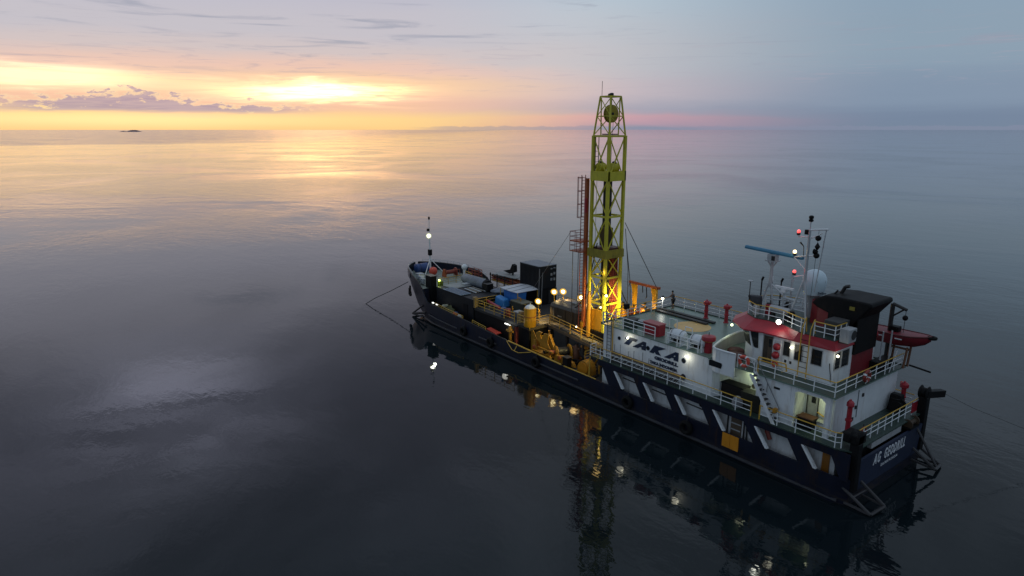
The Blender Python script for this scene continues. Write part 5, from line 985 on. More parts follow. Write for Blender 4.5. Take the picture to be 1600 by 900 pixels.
for (x, y, w_, d_, h_, m_, lab, nm, cat_) in ((28.6, -3.9, 0.55, 0.5, 2.3, YEL, 'orange yellow tank beside the foot of the derrick, behind the corner rail', 'mud_tank', 'tank'), (27.4, -4.3, 0.6, 0.5, 2.2, mat('dark_red_machine', (0.12, 0.02, 0.015), 0.5, var=0.3), 'dark red pump casing between yellow tank and yellow gantry', 'pump', 'pump'), (25.6, -3.9, 0.35, 0.3, 2.3, MATS['bright_yellow_paint'], 'yellow upright valve manifold between the two gantry legs', 'manifold', 'manifold'), (26.5, -4.9, 0.45, 0.35, 2.5, YEL, 'yellow machinery block behind the forward gantry leg', 'machine_block', 'machine')):
    t = thing(nm, lab, cat_, (x, y, 3.5)); obj('casing', MB().box(-w_, w_, -d_, d_, 0.02, h_), m_, t, bevel=0.06)
    obj('pipe', lines([[(-w_, d_ + 0.1, 0.2), (-w_, d_ + 0.1, h_ + 0.2), (0, 0, h_ + 0.35), (w_ * 0.8, 0, h_ + 0.2)]], 0.07), MATS['bright_yellow_paint'], t, smooth=True); obj('flange', MB().lathe([(0.2, h_), (0.2, h_ + 0.1), (0.1, h_ + 0.12), (0.1, h_ + 0.45), (0.16, h_ + 0.46), (0.16, h_ + 0.55)], (0, 0, 0), 10), BLACK, t)
t = thing('floodlight', 'black box floodlight on the corner rail post, its back turned, shining on the derrick', 'floodlight', (22.95, 1.75, ZU + 0.85)); obj('cabinet', MB().box(-0.16, 0.16, -0.26, 0.26, 0.0, 0.5), BLACK, t, bevel=0.03); obj('lens', MB().box(0.161, 0.18, -0.2, 0.2, 0.06, 0.44), E_FLOOD, t); obj('bracket', MB().bar((0, 0, -0.3), (0, 0, 0.0), 0.04), GALV, t)
l = bpy.data.lights.new('lamp_light', 'SPOT'); l.energy = 2400; l.color = (1.0, 0.82, 0.30); l.shadow_soft_size = 0.15; l.spot_size = R(100); l.spot_blend = 0.8
lo = bpy.data.objects.new('lamp_light', l); C.objects.link(lo); lo.parent = t; lo.location = (0.35, 0, 0.25); lo.rotation_euler = Vector((-0.88, 0.22, 0.30)).to_track_quat('Z', 'Y').to_euler()

# ================================================================== drill deck: tanks, container, tents
mtk = thing('mud_tank', 'long dark mud tank with rounded top beside the derrick under floodlights', 'tank', (32.4, -1.0, 3.5))
mpr = [(-1.6, 0.02), (1.5, 0.02), (1.5, 1.75), (1.3, 2.05), (0.8, 2.2), (-0.9, 2.2), (-1.4, 2.05), (-1.6, 1.75)]
tkb = obj('tank_body', MB().prism(mpr, 'x', -1.8, 2.9), TANKD, mtk, bevel=0.04)
for x in (-0.8, 0.4, 1.6): obj('tank_rib', MB().box(x, x + 0.08, 1.5, 1.56, 0.1, 1.8), TANKD, mtk)
obj('hatch', MB().lathe([(0.4, 0), (0.4, 0.1)], (0.6, -0.1, 2.2), 16), STEEL, mtk); obj('tank_pipe', lines([[(-1.0, 0.4, 2.35), (2.6, 0.4, 2.35)], [(2.2, 1.58, 0.3), (2.2, 1.58, 1.6)], [(0.9, 1.6, 0.9), (1.5, 1.6, 0.9)]], 0.06), STEEL, mtk)
ww = thing('grey_deck_box', 'pale grey equipment box between two floodlights behind the mud tank', 'box', (33.4, -3.5, 3.5)); obj('body', MB().box(-1.3, 1.0, -0.8, 0.8, 0.02, 2.9), GREYW, ww, bevel=0.04); obj('panel', MB().box(-1.34, -1.31, -0.5, 0.5, 1.4, 2.5), BEIGE, ww)
ctn = thing('deck_container', 'tall black container with grey roof and small pale vents on the drill deck', 'container', (41.1, -5.35, 5.4))
cbm = MB().box(0, 3.7, 0, 2.6, 0.0, 2.75)
obj('body', cbm, CONT, ctn, bevel=0.03); obj('roof', MB().box(-0.03, 3.73, -0.03, 2.63, 2.75, 2.82), CONTR, ctn)
for i in range(14): obj('corrugation', MB().box(0.2 + i * 0.25, 0.32 + i * 0.25, 2.6, 2.64, 0.12, 2.6), CONT, ctn)
for x, y in ((0, 0), (3.58, 0), (0, 2.48), (3.58, 2.48)): obj('corner_post', MB().box(x - 0.03, x + 0.15, y - 0.03, y + 0.15, 0.0, 2.78), CONT, ctn)
for (y, z) in ((0.3, 2.35), (0.75, 2.3), (0.3, 1.6), (0.75, 1.5), (0.3, 0.9), (0.75, 0.9)): obj('vent_slot', MB().box(-0.04, 0.0, y - 0.14, y + 0.14, z, z + 0.13 if z > 2 else z + 0.3), mat('pale_vent_slats', (0.30, 0.32, 0.34), 0.5, var=0.5), ctn)
base = thing('container_base', 'dark steel store below the tall black container', 'container', (40.9, -5.3, 3.5)); obj('body', MB().box(0, 4.0, 0, 2.6, 0.02, 1.88), BLACK, base); obj('door', MB().box(-0.04, 0.0, 0.4, 1.3, 0.1, 1.7), DSTEEL, base)
w = obj('hanging_pipe', lines([[(40.6, -2.2, 3.55), (40.9, -2.6, 8.0)], [(40.2, -2.3, 3.55), (40.4, -2.65, 7.6)]], 0.05, 6), STEEL); tag(w, 'two thin grey pipes leaning against the tall black container', 'pipe')
cn = thing('deck_canopy', 'white sheet canopy over blue tarpaulins on thin yellow posts', 'canopy', (42.85, -1.1, 3.5))
cv = [(-1.7, 1.6, 1.95), (-0.6, 1.62, 1.90), (0.55, 1.62, 1.93), (1.75, 1.6, 2.0), (1.75, -1.5, 2.0), (0.55, -1.55, 2.12), (-0.6, -1.55, 2.10), (-1.7, -1.5, 1.95)]
cm = MB(); cm.add([(x, y, z) for x, y, z in cv] + [(x, y, z + 0.05) for x, y, z in cv], [(0, 1, 6, 7), (1, 2, 5, 6), (2, 3, 4, 5), (8, 15, 14, 9), (9, 14, 13, 10), (10, 13, 12, 11)] + [(i, (i + 1) % 8, 8 + (i + 1) % 8, 8 + i) for i in range(8)])
obj('canopy_sheet', cm, TARPW, cn); obj('canopy_edge', lines([[(-0.6, 1.62, 1.97), (-0.6, -1.55, 2.17)], [(0.55, 1.62, 2.0), (0.55, -1.55, 2.19)]], 0.025, 5), STEEL, cn)
for x, y in ((-1.65, 1.55), (1.7, 1.55), (1.7, -1.45), (-1.65, -1.45)): obj('canopy_post', MB().bar((x, y, 0.02), (x, y, 1.95), 0.05), YRAIL, cn)
bt = thing('blue_tarpaulin', 'bright blue tarpaulin hung below the white canopy', 'tarpaulin', (42.9, -0.4, 3.5)); obj('hanging_sheet', MB().loft([(-1.5, -0.5, 0.5), (1.4, -0.5, 0.5), (1.4, 0.55, 0.5), (-1.5, 0.55, 0.5)], [(-1.6, -0.6, 1.85), (1.6, -0.6, 1.85), (1.6, 0.45, 1.85), (-1.6, 0.45, 1.85)]), TARPB, bt, bevel=0.08); obj('tie_rope', lines([[(-1.5, 0.56, 0.5), (-1.6, 0.62, 0.05)], [(1.4, 0.56, 0.5), (1.5, 0.62, 0.05)]], 0.02, 4), DSTEEL, bt)
b2 = thing('blue_tarpaulin', 'pale blue tarpaulin wrapped over crates in front of the canopy', 'tarpaulin', (43.6, 0.95, 3.5)); obj('wrapped_load', MB().loft([(-1.0, -0.55, 0.02), (1.0, -0.5, 0.02), (1.0, 0.5, 0.02), (-1.0, 0.55, 0.02)], [(-0.8, -0.45, 1.0), (0.85, -0.4, 1.2), (0.8, 0.4, 1.15), (-0.85, 0.45, 0.9)]), mat('pale_blue_tarpaulin', (0.04, 0.24, 0.58), 0.45, var=0.25, bump=0.3), b2, bevel=0.15); obj('rope', MB().torus((0, 0, 0.6), 0.9, 0.02, 'x', 14, 4).torus((0.4, 0, 0.6), 0.8, 0.02, 'x', 14, 4), DSTEEL, b2) if False else None
gb = thing('deck_crate', 'dark green crate with yellow gear on its lid beside the blue load', 'crate', (40.6, 0.4, 3.5)); obj('body', MB().box(-1.2, 1.1, -0.7, 0.7, 0.02, 1.05), mat('dark_green_crate', (0.03, 0.035, 0.025), 0.6, var=0.4), gb, bevel=0.04); obj('lid', MB().box(-1.24, 1.14, -0.74, 0.74, 1.05, 1.15), mat('sandy_lid', (0.20, 0.18, 0.12), 0.6, var=0.4), gb); obj('yellow_handle', lines([[(-0.2, 0.2, 1.15), (-0.2, 0.2, 1.5), (0.5, 0.1, 1.5), (0.5, 0.1, 1.15)]], 0.06), YEL, gb)
rt = thing('red_pipe', 'red pipe lying along the platform rail beside the blue load', 'pipe', (43.4, 2.6, 3.5)); obj('tube', MB().bar((1.9, -0.5, 0.55), (-1.7, 0.1, 0.45), 0.18, 10), RED, rt, smooth=True); obj('chock', MB().box(-0.1, 0.1, -0.4, 0.4, 0.02, 0.35), WOOD, rt)
tk2 = thing('tool_chest', 'grey tool chest on the platform corner near the yellow drum', 'chest', (38.2, 2.4, 3.5)); obj('body', MB().box(-0.7, 0.7, -0.4, 0.4, 0.02, 0.6), STEEL, tk2, bevel=0.03); obj('lid', MB().box(-0.74, 0.74, -0.44, 0.44, 0.6, 0.7), GREYW, tk2)
yd = thing('yellow_drum', 'tall yellow drum with white domed cap at the platform corner', 'drum', (34.95, 3.6, 3.5))
obj('barrel', MB().lathe([(0.62, 0.0), (0.66, 0.05), (0.66, 0.75), (0.69, 0.78), (0.66, 0.81), (0.66, 2.0), (0.60, 2.05)], (0, 0, 0.01), 22), mat('amber_drum_paint', (0.62, 0.30, 0.015), 0.4, var=0.2, dirt=0.35), yd, smooth=True); obj('cap', MB().lathe([(0.55, 2.05), (0.5, 2.2), (0.3, 2.34), (0.05, 2.4), (0.04, 2.6)], (0, 0, 0), 18), WHITE, yd, smooth=True); obj('band', MB().torus((0, 0, 1.15), 0.67, 0.035, 'z', 22, 6), PIPER, yd)
# pipework and hoses of the drill floor
for pts, r_, m_ in (([(24.2, 1.7, 1.2), (33.8, 1.7, 1.2), (33.8, 1.9, 3.0)], 0.09, YEL), ([(25.0, 0.2, 3.75), (25.6, 0.9, 4.6), (25.6, 0.9, 5.4)], 0.1, MATS['bright_yellow_paint']), ([(30.0, 0.9, 3.7), (29.6, 1.2, 4.9), (29.2, 1.4, 4.9), (29.2, 1.4, 3.7)], 0.08, MATS['bright_yellow_paint']),
                    ([(35.4, 2.0, 3.7), (40.0, 2.1, 3.7), (40.0, 2.1, 4.4)], 0.08, YEL), ([(24.6, -1.8, 3.7), (25.6, -2.2, 4.9), (27.0, -2.2, 4.9), (27.0, -2.2, 3.6)], 0.11, MATS['bright_yellow_paint']), ([(28.6, -2.2, 3.6), (28.6, -2.2, 5.4), (29.2, -2.0, 5.4)], 0.11, YEL),
                    ([(27.2, 4.6, 1.1), (30.5, 4.7, 1.1), (34.5, 4.7, 1.1)], 0.08, PIPER), ([(24.6, 3.4, 1.2), (24.6, 3.4, 2.6), (25.6, 2.2, 2.6), (26.6, 2.2, 1.2)], 0.09, YEL)):
    pp_ = obj('deck_pipe', lines([pts], r_, 8), m_, plat, smooth=True)
    obj('pipe_flange', MB().sphere(pts[1], r_ * 1.5, 10, 6), DSTEEL, pp_, smooth=True)
def sag(a, b, drop, n=9):
    a = Vector(a); b = Vector(b); return [a.lerp(b, i / n) - Vector((0, 0, drop * 4 * (i / n) * (1 - i / n))) for i in range(n + 1)]
for a, b, dr, r_, lab in (((DX + 0.3, 0.9, 13.2), (31.2, 0.6, 5.9), 1.6, 0.055, 'thick black mud hose sagging from the derrick to the dark mud tank'), ((DX - 0.9, 0.9, 11.5), (25.2, 0.9, 4.4), 0.9, 0.045, 'black hose hanging from the derrick toward the front of the white house'), ((DX - 0.4, -1.3, 9.6), (26.6, -3.9, 5.6), 0.8, 0.05, 'black hose sagging from the derrick to the yellow gantry machinery')):
    w = obj('mud_hose', lines([sag(a, b, dr)], r_, 7), RUBBER, None, smooth=True); tag(w, lab, 'hose')
for (x, y, lab, m_, r_, h_) in ((39.4, 3.2, 'rusty red oil drum on the platform beside the grey tool chest', PIPER, 0.3, 0.9), (40.1, 3.3, 'blue oil drum on the platform beside the rusty red drum', BLUED, 0.3, 0.9), (29.6, 0.95, 'yellow bucket drum on the planks in front of the mud tank', YEL, 0.28, 0.7), (25.2, -0.4, 'dark oil drum on the drill deck between derrick and white house', DSTEEL, 0.3, 0.9)):
    q = thing('oil_drum', lab, 'drum', (x, y, 3.52)); obj('barrel', MB().lathe([(r_ * 0.96, 0), (r_, 0.03), (r_, h_ * 0.33), (r_ * 1.05, h_ * 0.35), (r_, h_ * 0.37), (r_, h_ * 0.66), (r_ * 1.05, h_ * 0.68), (r_, h_ * 0.7), (r_, h_), (r_ * 0.9, h_)], (0, 0, 0), 16), m_, q, smooth=True); obj('bung', MB().lathe([(0.05, h_), (0.05, h_ + 0.03)], (0.12, 0, 0), 8), STEEL, q)
# anchor winches on the main deck
def winch(loc, rz, lab, sc=1.0):
    sc *= 0.8
    t = thing('anchor_winch', lab, 'winch', loc, rz, 'yellow anchor winches on the main deck'); k = sc
    obj('drum', MB().lathe([(0.75 * k, -0.85 * k), (0.75 * k, -0.78 * k), (0.36 * k, -0.76 * k), (0.36 * k, 0.76 * k), (0.75 * k, 0.78 * k), (0.75 * k, 0.85 * k)], (0, 0, 0.95 * k), 20, 'y'), YEL, t)
    obj('wire_turns', MB().lathe([(0.52 * k, -0.74 * k), (0.55 * k, -0.5 * k), (0.53 * k, 0.0), (0.55 * k, 0.5 * k), (0.52 * k, 0.74 * k)], (0, 0, 0.95 * k), 16, 'y'), DSTEEL, t)
    for y in (-1.0, 0.92): obj('side_frame', MB().prism([(-0.95 * k, 0.05), (0.95 * k, 0.05), (0.35 * k, 1.75 * k), (-0.35 * k, 1.75 * k)], 'y', y * k, (y + 0.09) * k), YEL, t)
    obj('brake_band', MB().torus((0, -0.9 * k, 0.95 * k), 0.8 * k, 0.07 * k, 'y', 18, 6), MATS['bright_yellow_paint'], t)
    obj('motor', MB().lathe([(0.28 * k, 0), (0.28 * k, 0.7 * k), (0.18 * k, 0.75 * k)], (0.1 * k, 1.02 * k, 0.95 * k), 12, 'y'), ORTR, t); obj('bed', MB().box(-1.1 * k, 1.1 * k, -1.15 * k, 1.15 * k, 0.0, 0.08), DSTEEL, t); return t
winch((34.0, 3.0, 0.97), 0.5, 'yellow anchor winch under the overhang of the yellow drum')
winch((30.4, 2.9, 0.97), -0.35, 'yellow anchor winch amidships with raised guide arms beside it', 1.05)
for (loc, rz, lab, pts) in (((31.6, 3.4, 0.97), 0.2, 'raised yellow guide arm leaning between two anchor winches', [(-0.9, 0.1), (-0.3, 0.0), (1.0, 1.7), (0.75, 2.3), (0.2, 2.4)]), ((29.0, 3.9, 0.97), 0.1, 'low yellow chute plate by the bulwark beside the anchor winch', [(-1.5, 0.05), (1.4, 0.05), (1.1, 0.7), (0.1, 0.9), (-1.2, 0.5)])):
    t = thing('guide_arm', lab, 'guide arm', loc, rz); obj('arm_plate', MB().prism(pts, 'y', -0.18, 0.18), YEL, t, bevel=0.04); obj('roller', MB().lathe([(0.2, -0.3), (0.2, 0.3)], (0.5, 0, 0.6), 12, 'y'), ORTR, t)
t = thing('chute_frame', 'tall slanted yellow chute plates standing between the two anchor winches', 'chute', (32.4, 3.9, 0.97), 0.12)
for nm_, pts, y0, y1 in (('chute_plate', [(1.6, 0.1), (2.3, 0.1), (2.5, 1.9), (1.9, 2.3), (1.2, 1.3)], -0.5, -0.42), ('chute_plate', [(0.6, 0.2), (1.5, 0.2), (1.3, 1.5), (0.9, 1.6)], 0.1, 0.18), ('hook_arm', [(0.2, 1.2), (0.7, 1.6), (1.0, 2.3), (0.6, 2.55), (0.1, 2.5), (0.4, 2.15), (0.2, 1.75)], -0.1, 0.1), ('chute_plate', [(-1.3, 0.7), (-0.2, 0.8), (0.4, 1.1), (-0.2, 2.5), (-0.9, 2.55), (-0.7, 1.6)], 0.0, 0.1), ('skid', [(-1.6, 0.15), (1.0, 0.15), (1.1, 0.5), (-1.4, 0.45)], -0.3, 0.5), ('cross_strut', [(-1.9, 0.75), (0.2, 1.0), (0.2, 1.15), (-1.9, 0.95)], 0.5, 0.6)):
    obj(nm_, MB().prism(pts, 'y', y0, y1), YEL, t, bevel=0.02)
obj('roller', MB().lathe([(0.16, -0.4), (0.16, 0.4)], (-0.6, 0.1, 0.62), 12, 'y'), DSTEEL, t)
for (x, y, lab, m_, nm_, cat_) in ((28.4, 3.1, 'dark coil of hose on the main deck near the rounded winch guard', RUBBER, 'hose_coil', 'hose'), (26.3, 2.4, 'brown coil of rope below the plank walkway by the white house', WOOD, 'rope_coil', 'rope'), (38.6, 4.75, 'dark coil of rope on deck beside the yellow valve tree', DSTEEL, 'rope_coil', 'rope')):
    q = thing(nm_, lab, cat_, (x, y, 0.97))
    obj('coil', MB().torus((0, 0, 0.12), 0.5, 0.11, 'z', 18, 6).torus((0.04, 0, 0.32), 0.46, 0.1, 'z', 18, 6), m_, q, smooth=True); obj('loose_end', MB().bar((0.5, 0, 0.1), (1.2, 0.4, 0.08), 0.08), m_, q)
q = thing('pipe_bundle', 'bundle of rusty pipes lying on the main deck under the plank walkway', 'pipes', (31.0, 1.9, 0.97))
for i in range(6): obj('pipe', MB().bar((-2.2 + 0.1 * i, -0.3 + 0.2 * (i % 3), 0.12 + 0.2 * (i // 3)), (2.0 - 0.15 * i, -0.28 + 0.2 * (i % 3), 0.12 + 0.2 * (i // 3)), 0.09, 8), (PIPER, ORTR, STEEL)[i % 3], q)
t = thing('winch_guard', 'rounded yellow winch guard by the bulwark in front of the white house', 'winch guard', (25.6, 4.1, 0.97), 0.1)
gp = [(0.8 * math.cos(a), 0.35 + 1.15 * math.sin(a)) for a in [math.pi * i / 10 for i in range(11)]]
obj('guard_shell', MB().prism([(-0.8, 0.02)] + gp[::-1] + [(0.8, 0.02)], 'y', -0.5, 0.5), YEL, t, smooth=True); obj('inner_drum', MB().lathe([(0.6, -0.62), (0.6, 0.62)], (0, 0, 0.75), 16, 'y'), ORANGEP, t); obj('foot', MB().box(-1.1, 1.1, -0.6, 0.6, 0.0, 0.1), DSTEEL, t)
t = thing('bulwark_post', 'black steel post standing at the bulwark beside the rounded winch guard', 'post', (27.3, 5.1, 0.97)); obj('post_body', MB().box(-0.35, 0.35, -0.3, 0.3, 0.0, 1.5), BLACK, t, bevel=0.04); obj('top_plate', MB().box(-0.4, 0.4, -0.35, 0.35, 1.5, 1.56), DSTEEL, t)
for (loc, lab, m_, h_) in (((37.0, 4.7, 0.97), 'yellow valve tree at the bulwark below the yellow drum', YEL, 2.3), ((28.1, 1.9, 0.97), 'orange yellow valve below the plank walkway by the white house', ORANGEP, 2.2), ((29.3, 2.0, 0.97), 'rusty brown pump standing below the plank walkway', mat('rusty_pump', (0.14, 0.06, 0.03), 0.6, var=0.4), 1.7), ((27.0, 2.5, 0.97), 'dark blue drum beside the orange valve below the plank walkway', mat('dark_blue_drum', (0.02, 0.03, 0.07), 0.5), 1.3)):
    t = thing('valve_stand' if 'valve' in lab else ('pump' if 'pump' in lab else 'drum'), lab, 'valve' if 'valve' in lab else ('pump' if 'pump' in lab else 'drum'), loc)
    obj('body', MB().lathe([(0.3, 0), (0.3, 0.1), (0.16 if 'valve' in lab else 0.34, 0.14), (0.16 if 'valve' in lab else 0.34, h_ * 0.7), (0.32, h_ * 0.72), (0.3, h_ * 0.8), (0.14, h_)], (0, 0, 0), 12), m_, t, smooth=True)
    obj('cross_pipe', MB().bar((-0.5, 0, h_ * 0.75), (0.5, 0.1, h_ * 0.75), 0.13, 8), m_, t); obj('hand_wheel', MB().torus((0, 0, h_ + 0.05), 0.22, 0.035, 'z', 14, 5), DSTEEL, t)
t = thing('pillar_post', 'dark brown upright post under the platform corner with the yellow drum', 'post', (36.4, 4.3, 0.97)); obj('column', MB().box(-0.15, 0.15, -0.15, 0.15, 0.0, 2.3), PIPER, t); obj('cap', MB().box(-0.2, 0.2, -0.2, 0.2, 2.3, 2.4), DSTEEL, t)
w = obj('yellow_pole', MB().bar((24.1, 5.2, 1.5), (24.2, 5.0, 3.9), 0.06), YRAIL); tag(w, 'thin yellow pole leaning upright at the bulwark just forward of the white house', 'pole')
def blob(mb_, c, rx, ry, rz_, seed, n=12, k=7):
    rr_ = random.Random(seed); vs = []; fs = []
    for j in range(k + 1):
        ph_ = math.pi * j / k
        for i in range(n):
            t_ = 2 * math.pi * i / n; q = 1 + rr_.uniform(-0.14, 0.14)
            vs.append((c[0] + rx * q * math.sin(ph_) * math.cos(t_), c[1] + ry * q * math.sin(ph_) * math.sin(t_), c[2] - rz_ * q * math.cos(ph_)))
    for j in range(k):
        for i in range(n): fs.append((j * n + i, j * n + (i + 1) % n, (j + 1) * n + (i + 1) % n, (j + 1) * n + i))
    return mb_.add(vs, fs)
t = thing('tarpaulin_heap', 'olive tarpaulin heap with a pale ring on top beside the yellow bulwark rail', 'tarpaulin', (49.6, 4.75, 1.1)); obj('cloth', blob(MB(), (0, 0, 0.75), 1.5, 0.6, 1.05, 3), OLIVE, t, smooth=True); obj('pale_ring', MB().torus((0.3, 0.3, 1.75), 0.3, 0.1, 'z', 14, 6), mat('pale_rope', (0.4, 0.4, 0.3), 0.8), t); obj('blue_bag', blob(MB(), (-1.9, 0.1, 0.7), 0.5, 0.4, 0.7, 5), BLUED, t, smooth=True)
for (loc, lab, m_, sx) in (((47.4, 5.2, 2.0), 'red round float on the bulwark below the olive tarpaulin', REDO, 0.5), ((46.5, 5.15, 1.95), 'pale bag on the bulwark next to the red round float', GALV, 0.4)):
    t = thing('deck_float' if 'float' in lab else 'deck_bag', lab, 'float' if 'float' in lab else 'bag', loc); obj('body', blob(MB(), (0, 0, 0.2), sx, 0.3, 0.35, 9), m_, t, smooth=True); obj('rope', MB().torus((0, 0, 0.2), 0.2, 0.03, 'x', 10, 4), DSTEEL, t)
t = thing('red_ramp', 'small red tilted board by the bulwark below the white strip light', 'board', (40.2, 4.7, 1.6)); obj('board', MB().loft([(-1.0, -0.35, 0.2), (0.9, -0.3, 0.35), (0.9, 0.3, 0.3), (-1.0, 0.35, 0.15)], [(-1.0, -0.35, 0.3), (0.9, -0.3, 0.47), (0.9, 0.3, 0.42), (-1.0, 0.35, 0.25)]), REDO, t); obj('leg', MB().box(-0.1, 0.1, -0.2, 0.2, -0.65, 0.2), DSTEEL, t)

# ---- gear on the roof of the stores house
t = thing('roof_cover', 'long grey rolled tarpaulin cover on the roof of the dark stores house', 'cover', (50.9, -0.2, 4.46)); obj('roll', MB().lathe([(0.3, -2.7), (0.62, -2.5), (0.66, 0), (0.62, 2.4), (0.5, 2.7)], (0, 0, 0.55), 14, 'x'), TARPG, t, smooth=True); obj('end_cap', MB().lathe([(0.58, -0.15), (0.66, 0), (0.66, 0.4)], (-2.75, 0, 0.55), 14, 'x'), BLACK, t)
gr = thing('roof_grating', 'grey blue grating of slats on the near edge of the stores house roof', 'grating', (47.35, 2.9, 4.46)); obj('frame', lines([[(0, 0, 0.1), (4.1, 0, 0.1), (4.1, 1.45, 0.1), (0, 1.45, 0.1), (0, 0, 0.1)]], 0.05), mat('grey_blue_steel', (0.18, 0.24, 0.32), 0.4, metal=0.2), gr)
for i in range(14): obj('slat', MB().box(0.08 + i * 0.29, 0.25 + i * 0.29, 0.03, 1.42, 0.08, 0.13), MATS['grey_blue_steel'], gr)
for i in range(3): obj('cross_slat', MB().box(0.05, 4.05, 0.3 + i * 0.4, 0.36 + i * 0.4, 0.135, 0.165), MATS['grey_blue_steel'], gr)
t = thing('grey_sheet', 'pale grey sheet spread on the forward end of the stores house roof', 'sheet', (52.2, 1.6, 4.46)); obj('sheet', MB().loft([(-1.1, -1.4, 0.02), (1.1, -1.3, 0.02), (1.1, 1.6, 0.02), (-1.2, 1.5, 0.02)], [(-1.0, -1.3, 0.12), (1.05, -1.2, 0.14), (1.0, 1.5, 0.1), (-1.1, 1.4, 0.13)]), mat('pale_grey_sheet', (0.30, 0.31, 0.30), 0.6, var=0.25), t); obj('white_board', MB().box(-0.9, -0.1, -1.4, -0.4, 0.15, 0.3), GALV, t)
t = thing('plank_stack', 'stack of weathered planks and pipes in the middle of the stores house roof', 'planks', (48.6, 1.3, 4.46))
for i in range(7): obj('plank', MB().beam((-1.3 + 0.1 * (i % 3), -0.5 + i * 0.22, 0.08 + 0.07 * (i % 2)), (1.4 - 0.15 * (i % 2), -0.45 + i * 0.2, 0.12 + 0.06 * (i % 2)), 0.17, 0.07), WOOD if i % 3 else GALV, t)
t = thing('grey_tarpaulin', 'crumpled grey tarpaulin at the aft end of the stores house roof', 'tarpaulin', (46.3, -0.6, 4.46)); obj('cloth', blob(MB(), (0, 0, 0.12), 1.1, 1.0, 0.35, 21), TARPG, t, smooth=True); obj('tie_rope', lines([[(-1.0, 0.2, 0.1), (0, 0.1, 0.5), (1.0, 0.0, 0.1)]], 0.025, 4), DSTEEL, t)
t = thing('black_box', 'black box at the end of the long grey roll on the stores house roof', 'box', (47.6, 0.1, 4.46)); obj('body', MB().box(-0.5, 0.4, -0.4, 0.5, 0.02, 0.9), BLACK, t, bevel=0.05); obj('lid', MB().box(-0.52, 0.42, -0.42, 0.52, 0.9, 0.95), DSTEEL, t)
# pipe rack along the far side
pr = thing('pipe_rack', 'rack of stacked yellow and red pipes under a grey cover along the far bulwark', 'pipe rack', (50.2, -4.75, 4.2))
for j in range(3):
    for i in range(5):
        obj('pipe', MB().bar((-2.9, -0.5 + i * 0.26, 0.15 + j * 0.28), (2.7, -0.5 + i * 0.26, 0.15 + j * 0.28), 0.12, 8), YEL if j == 0 else (PIPER if j == 1 else ORTR), pr)
obj('cover', MB().loft([(-3.0, -0.8, 1.35), (2.2, -0.8, 1.1), (2.2, 0.85, 1.0), (-3.0, 0.85, 1.25)], [(-3.0, -0.8, 1.45), (2.2, -0.8, 1.2), (2.2, 0.85, 1.1), (-3.0, 0.85, 1.35)]), mat('grey_board', (0.28, 0.29, 0.28), 0.6, var=0.3), pr)
for x in (-2.5, -0.8, 0.9, 2.4): obj('rack_stake', MB().box(x, x + 0.12, 0.9, 1.0, -3.2, 1.25), DSTEEL, pr)
for i in range(9): obj('end_cap', MB().sphere((2.6 - i * 0.5, 0.85, 0.95 - 0.02 * i), 0.14, 8, 5), DSTEEL, pr)
t = thing('black_fin', 'black folded crane jib sticking up above the covered pipe rack', 'crane jib', (49.3, -4.9, 5.3)); obj('jib_plate', MB().prism([(1.7, 0.55), (0.2, 0.95), (-0.3, 1.75), (-0.75, 1.6), (-0.8, 0.75), (0.3, 0.35)], 'y', -0.25, 0.25), BLACK, t, bevel=0.05); obj('jib_foot', MB().bar((0, 0, -0.9), (-0.2, 0, 0.7), 0.12, 8), DSTEEL, t)
# forecastle gear
t = thing('dark_pillar', 'tall black mooring post at the port side behind the bow bulwark', 'post', (55.4, 3.75, 1.6)); obj('column', MB().box(-0.75, 0.7, -0.4, 0.45, 0.0, 3.9), BLACK, t, bevel=0.05); obj('top_plate', MB().box(-0.8, 0.75, -0.45, 0.5, 3.9, 3.98), DSTEEL, t)
t = thing('blue_tank', 'dark blue drum tank lying at the very tip of the bow', 'tank', (63.4, 0.6, 4.17)); obj('drum', MB().lathe([(0.5, -1.0), (0.66, -0.9), (0.66, 0.9), (0.5, 1.0)], (0, 0, 0.66), 18, 'y'), BLUED, t, smooth=True); obj('strap', MB().torus((0, 0.4, 0.66), 0.67, 0.03, 'y', 18, 5), DSTEEL, t)
t = thing('mooring_buoy', 'round orange red buoy at the foot of the foremast', 'buoy', (60.7, 0.3, 4.17)); obj('ball', MB().sphere((0, 0, 0.6), 0.6, 16, 10), REDO, t, smooth=True); obj('eye', MB().torus((0, 0, 1.22), 0.1, 0.03, 'x', 10, 5), DSTEEL, t)
t = thing('white_hatch', 'small white hatch box by the port bow bulwark', 'hatch', (60.2, 2.7, 4.17)); obj('body', MB().box(-0.5, 0.5, -0.4, 0.4, 0.02, 0.6), WHITE, t, bevel=0.04); obj('lid', MB().box(-0.55, 0.55, -0.45, 0.45, 0.6, 0.68), GREYW, t)
for (x, y, lab) in ((58.6, 3.5, 'pale bollard on the port bow bulwark, nearer the white hatch'), (57.3, 3.9, 'pale bollard on the port bow bulwark, nearer the black post')):
    t = thing('bollard', lab, 'bollard', (x, y, 4.15), 0, 'pale bollards at the port bow')
    for s_ in (-0.3, 0.3): obj('post', MB().lathe([(0.16, 0), (0.16, 0.55), (0.22, 0.58), (0.22, 0.66), (0.1, 0.7)], (s_, 0, 0), 12), GALV, t, smooth=True)
    obj('base_plate', MB().box(-0.6, 0.6, -0.25, 0.25, 0.01, 0.05), STEEL, t)
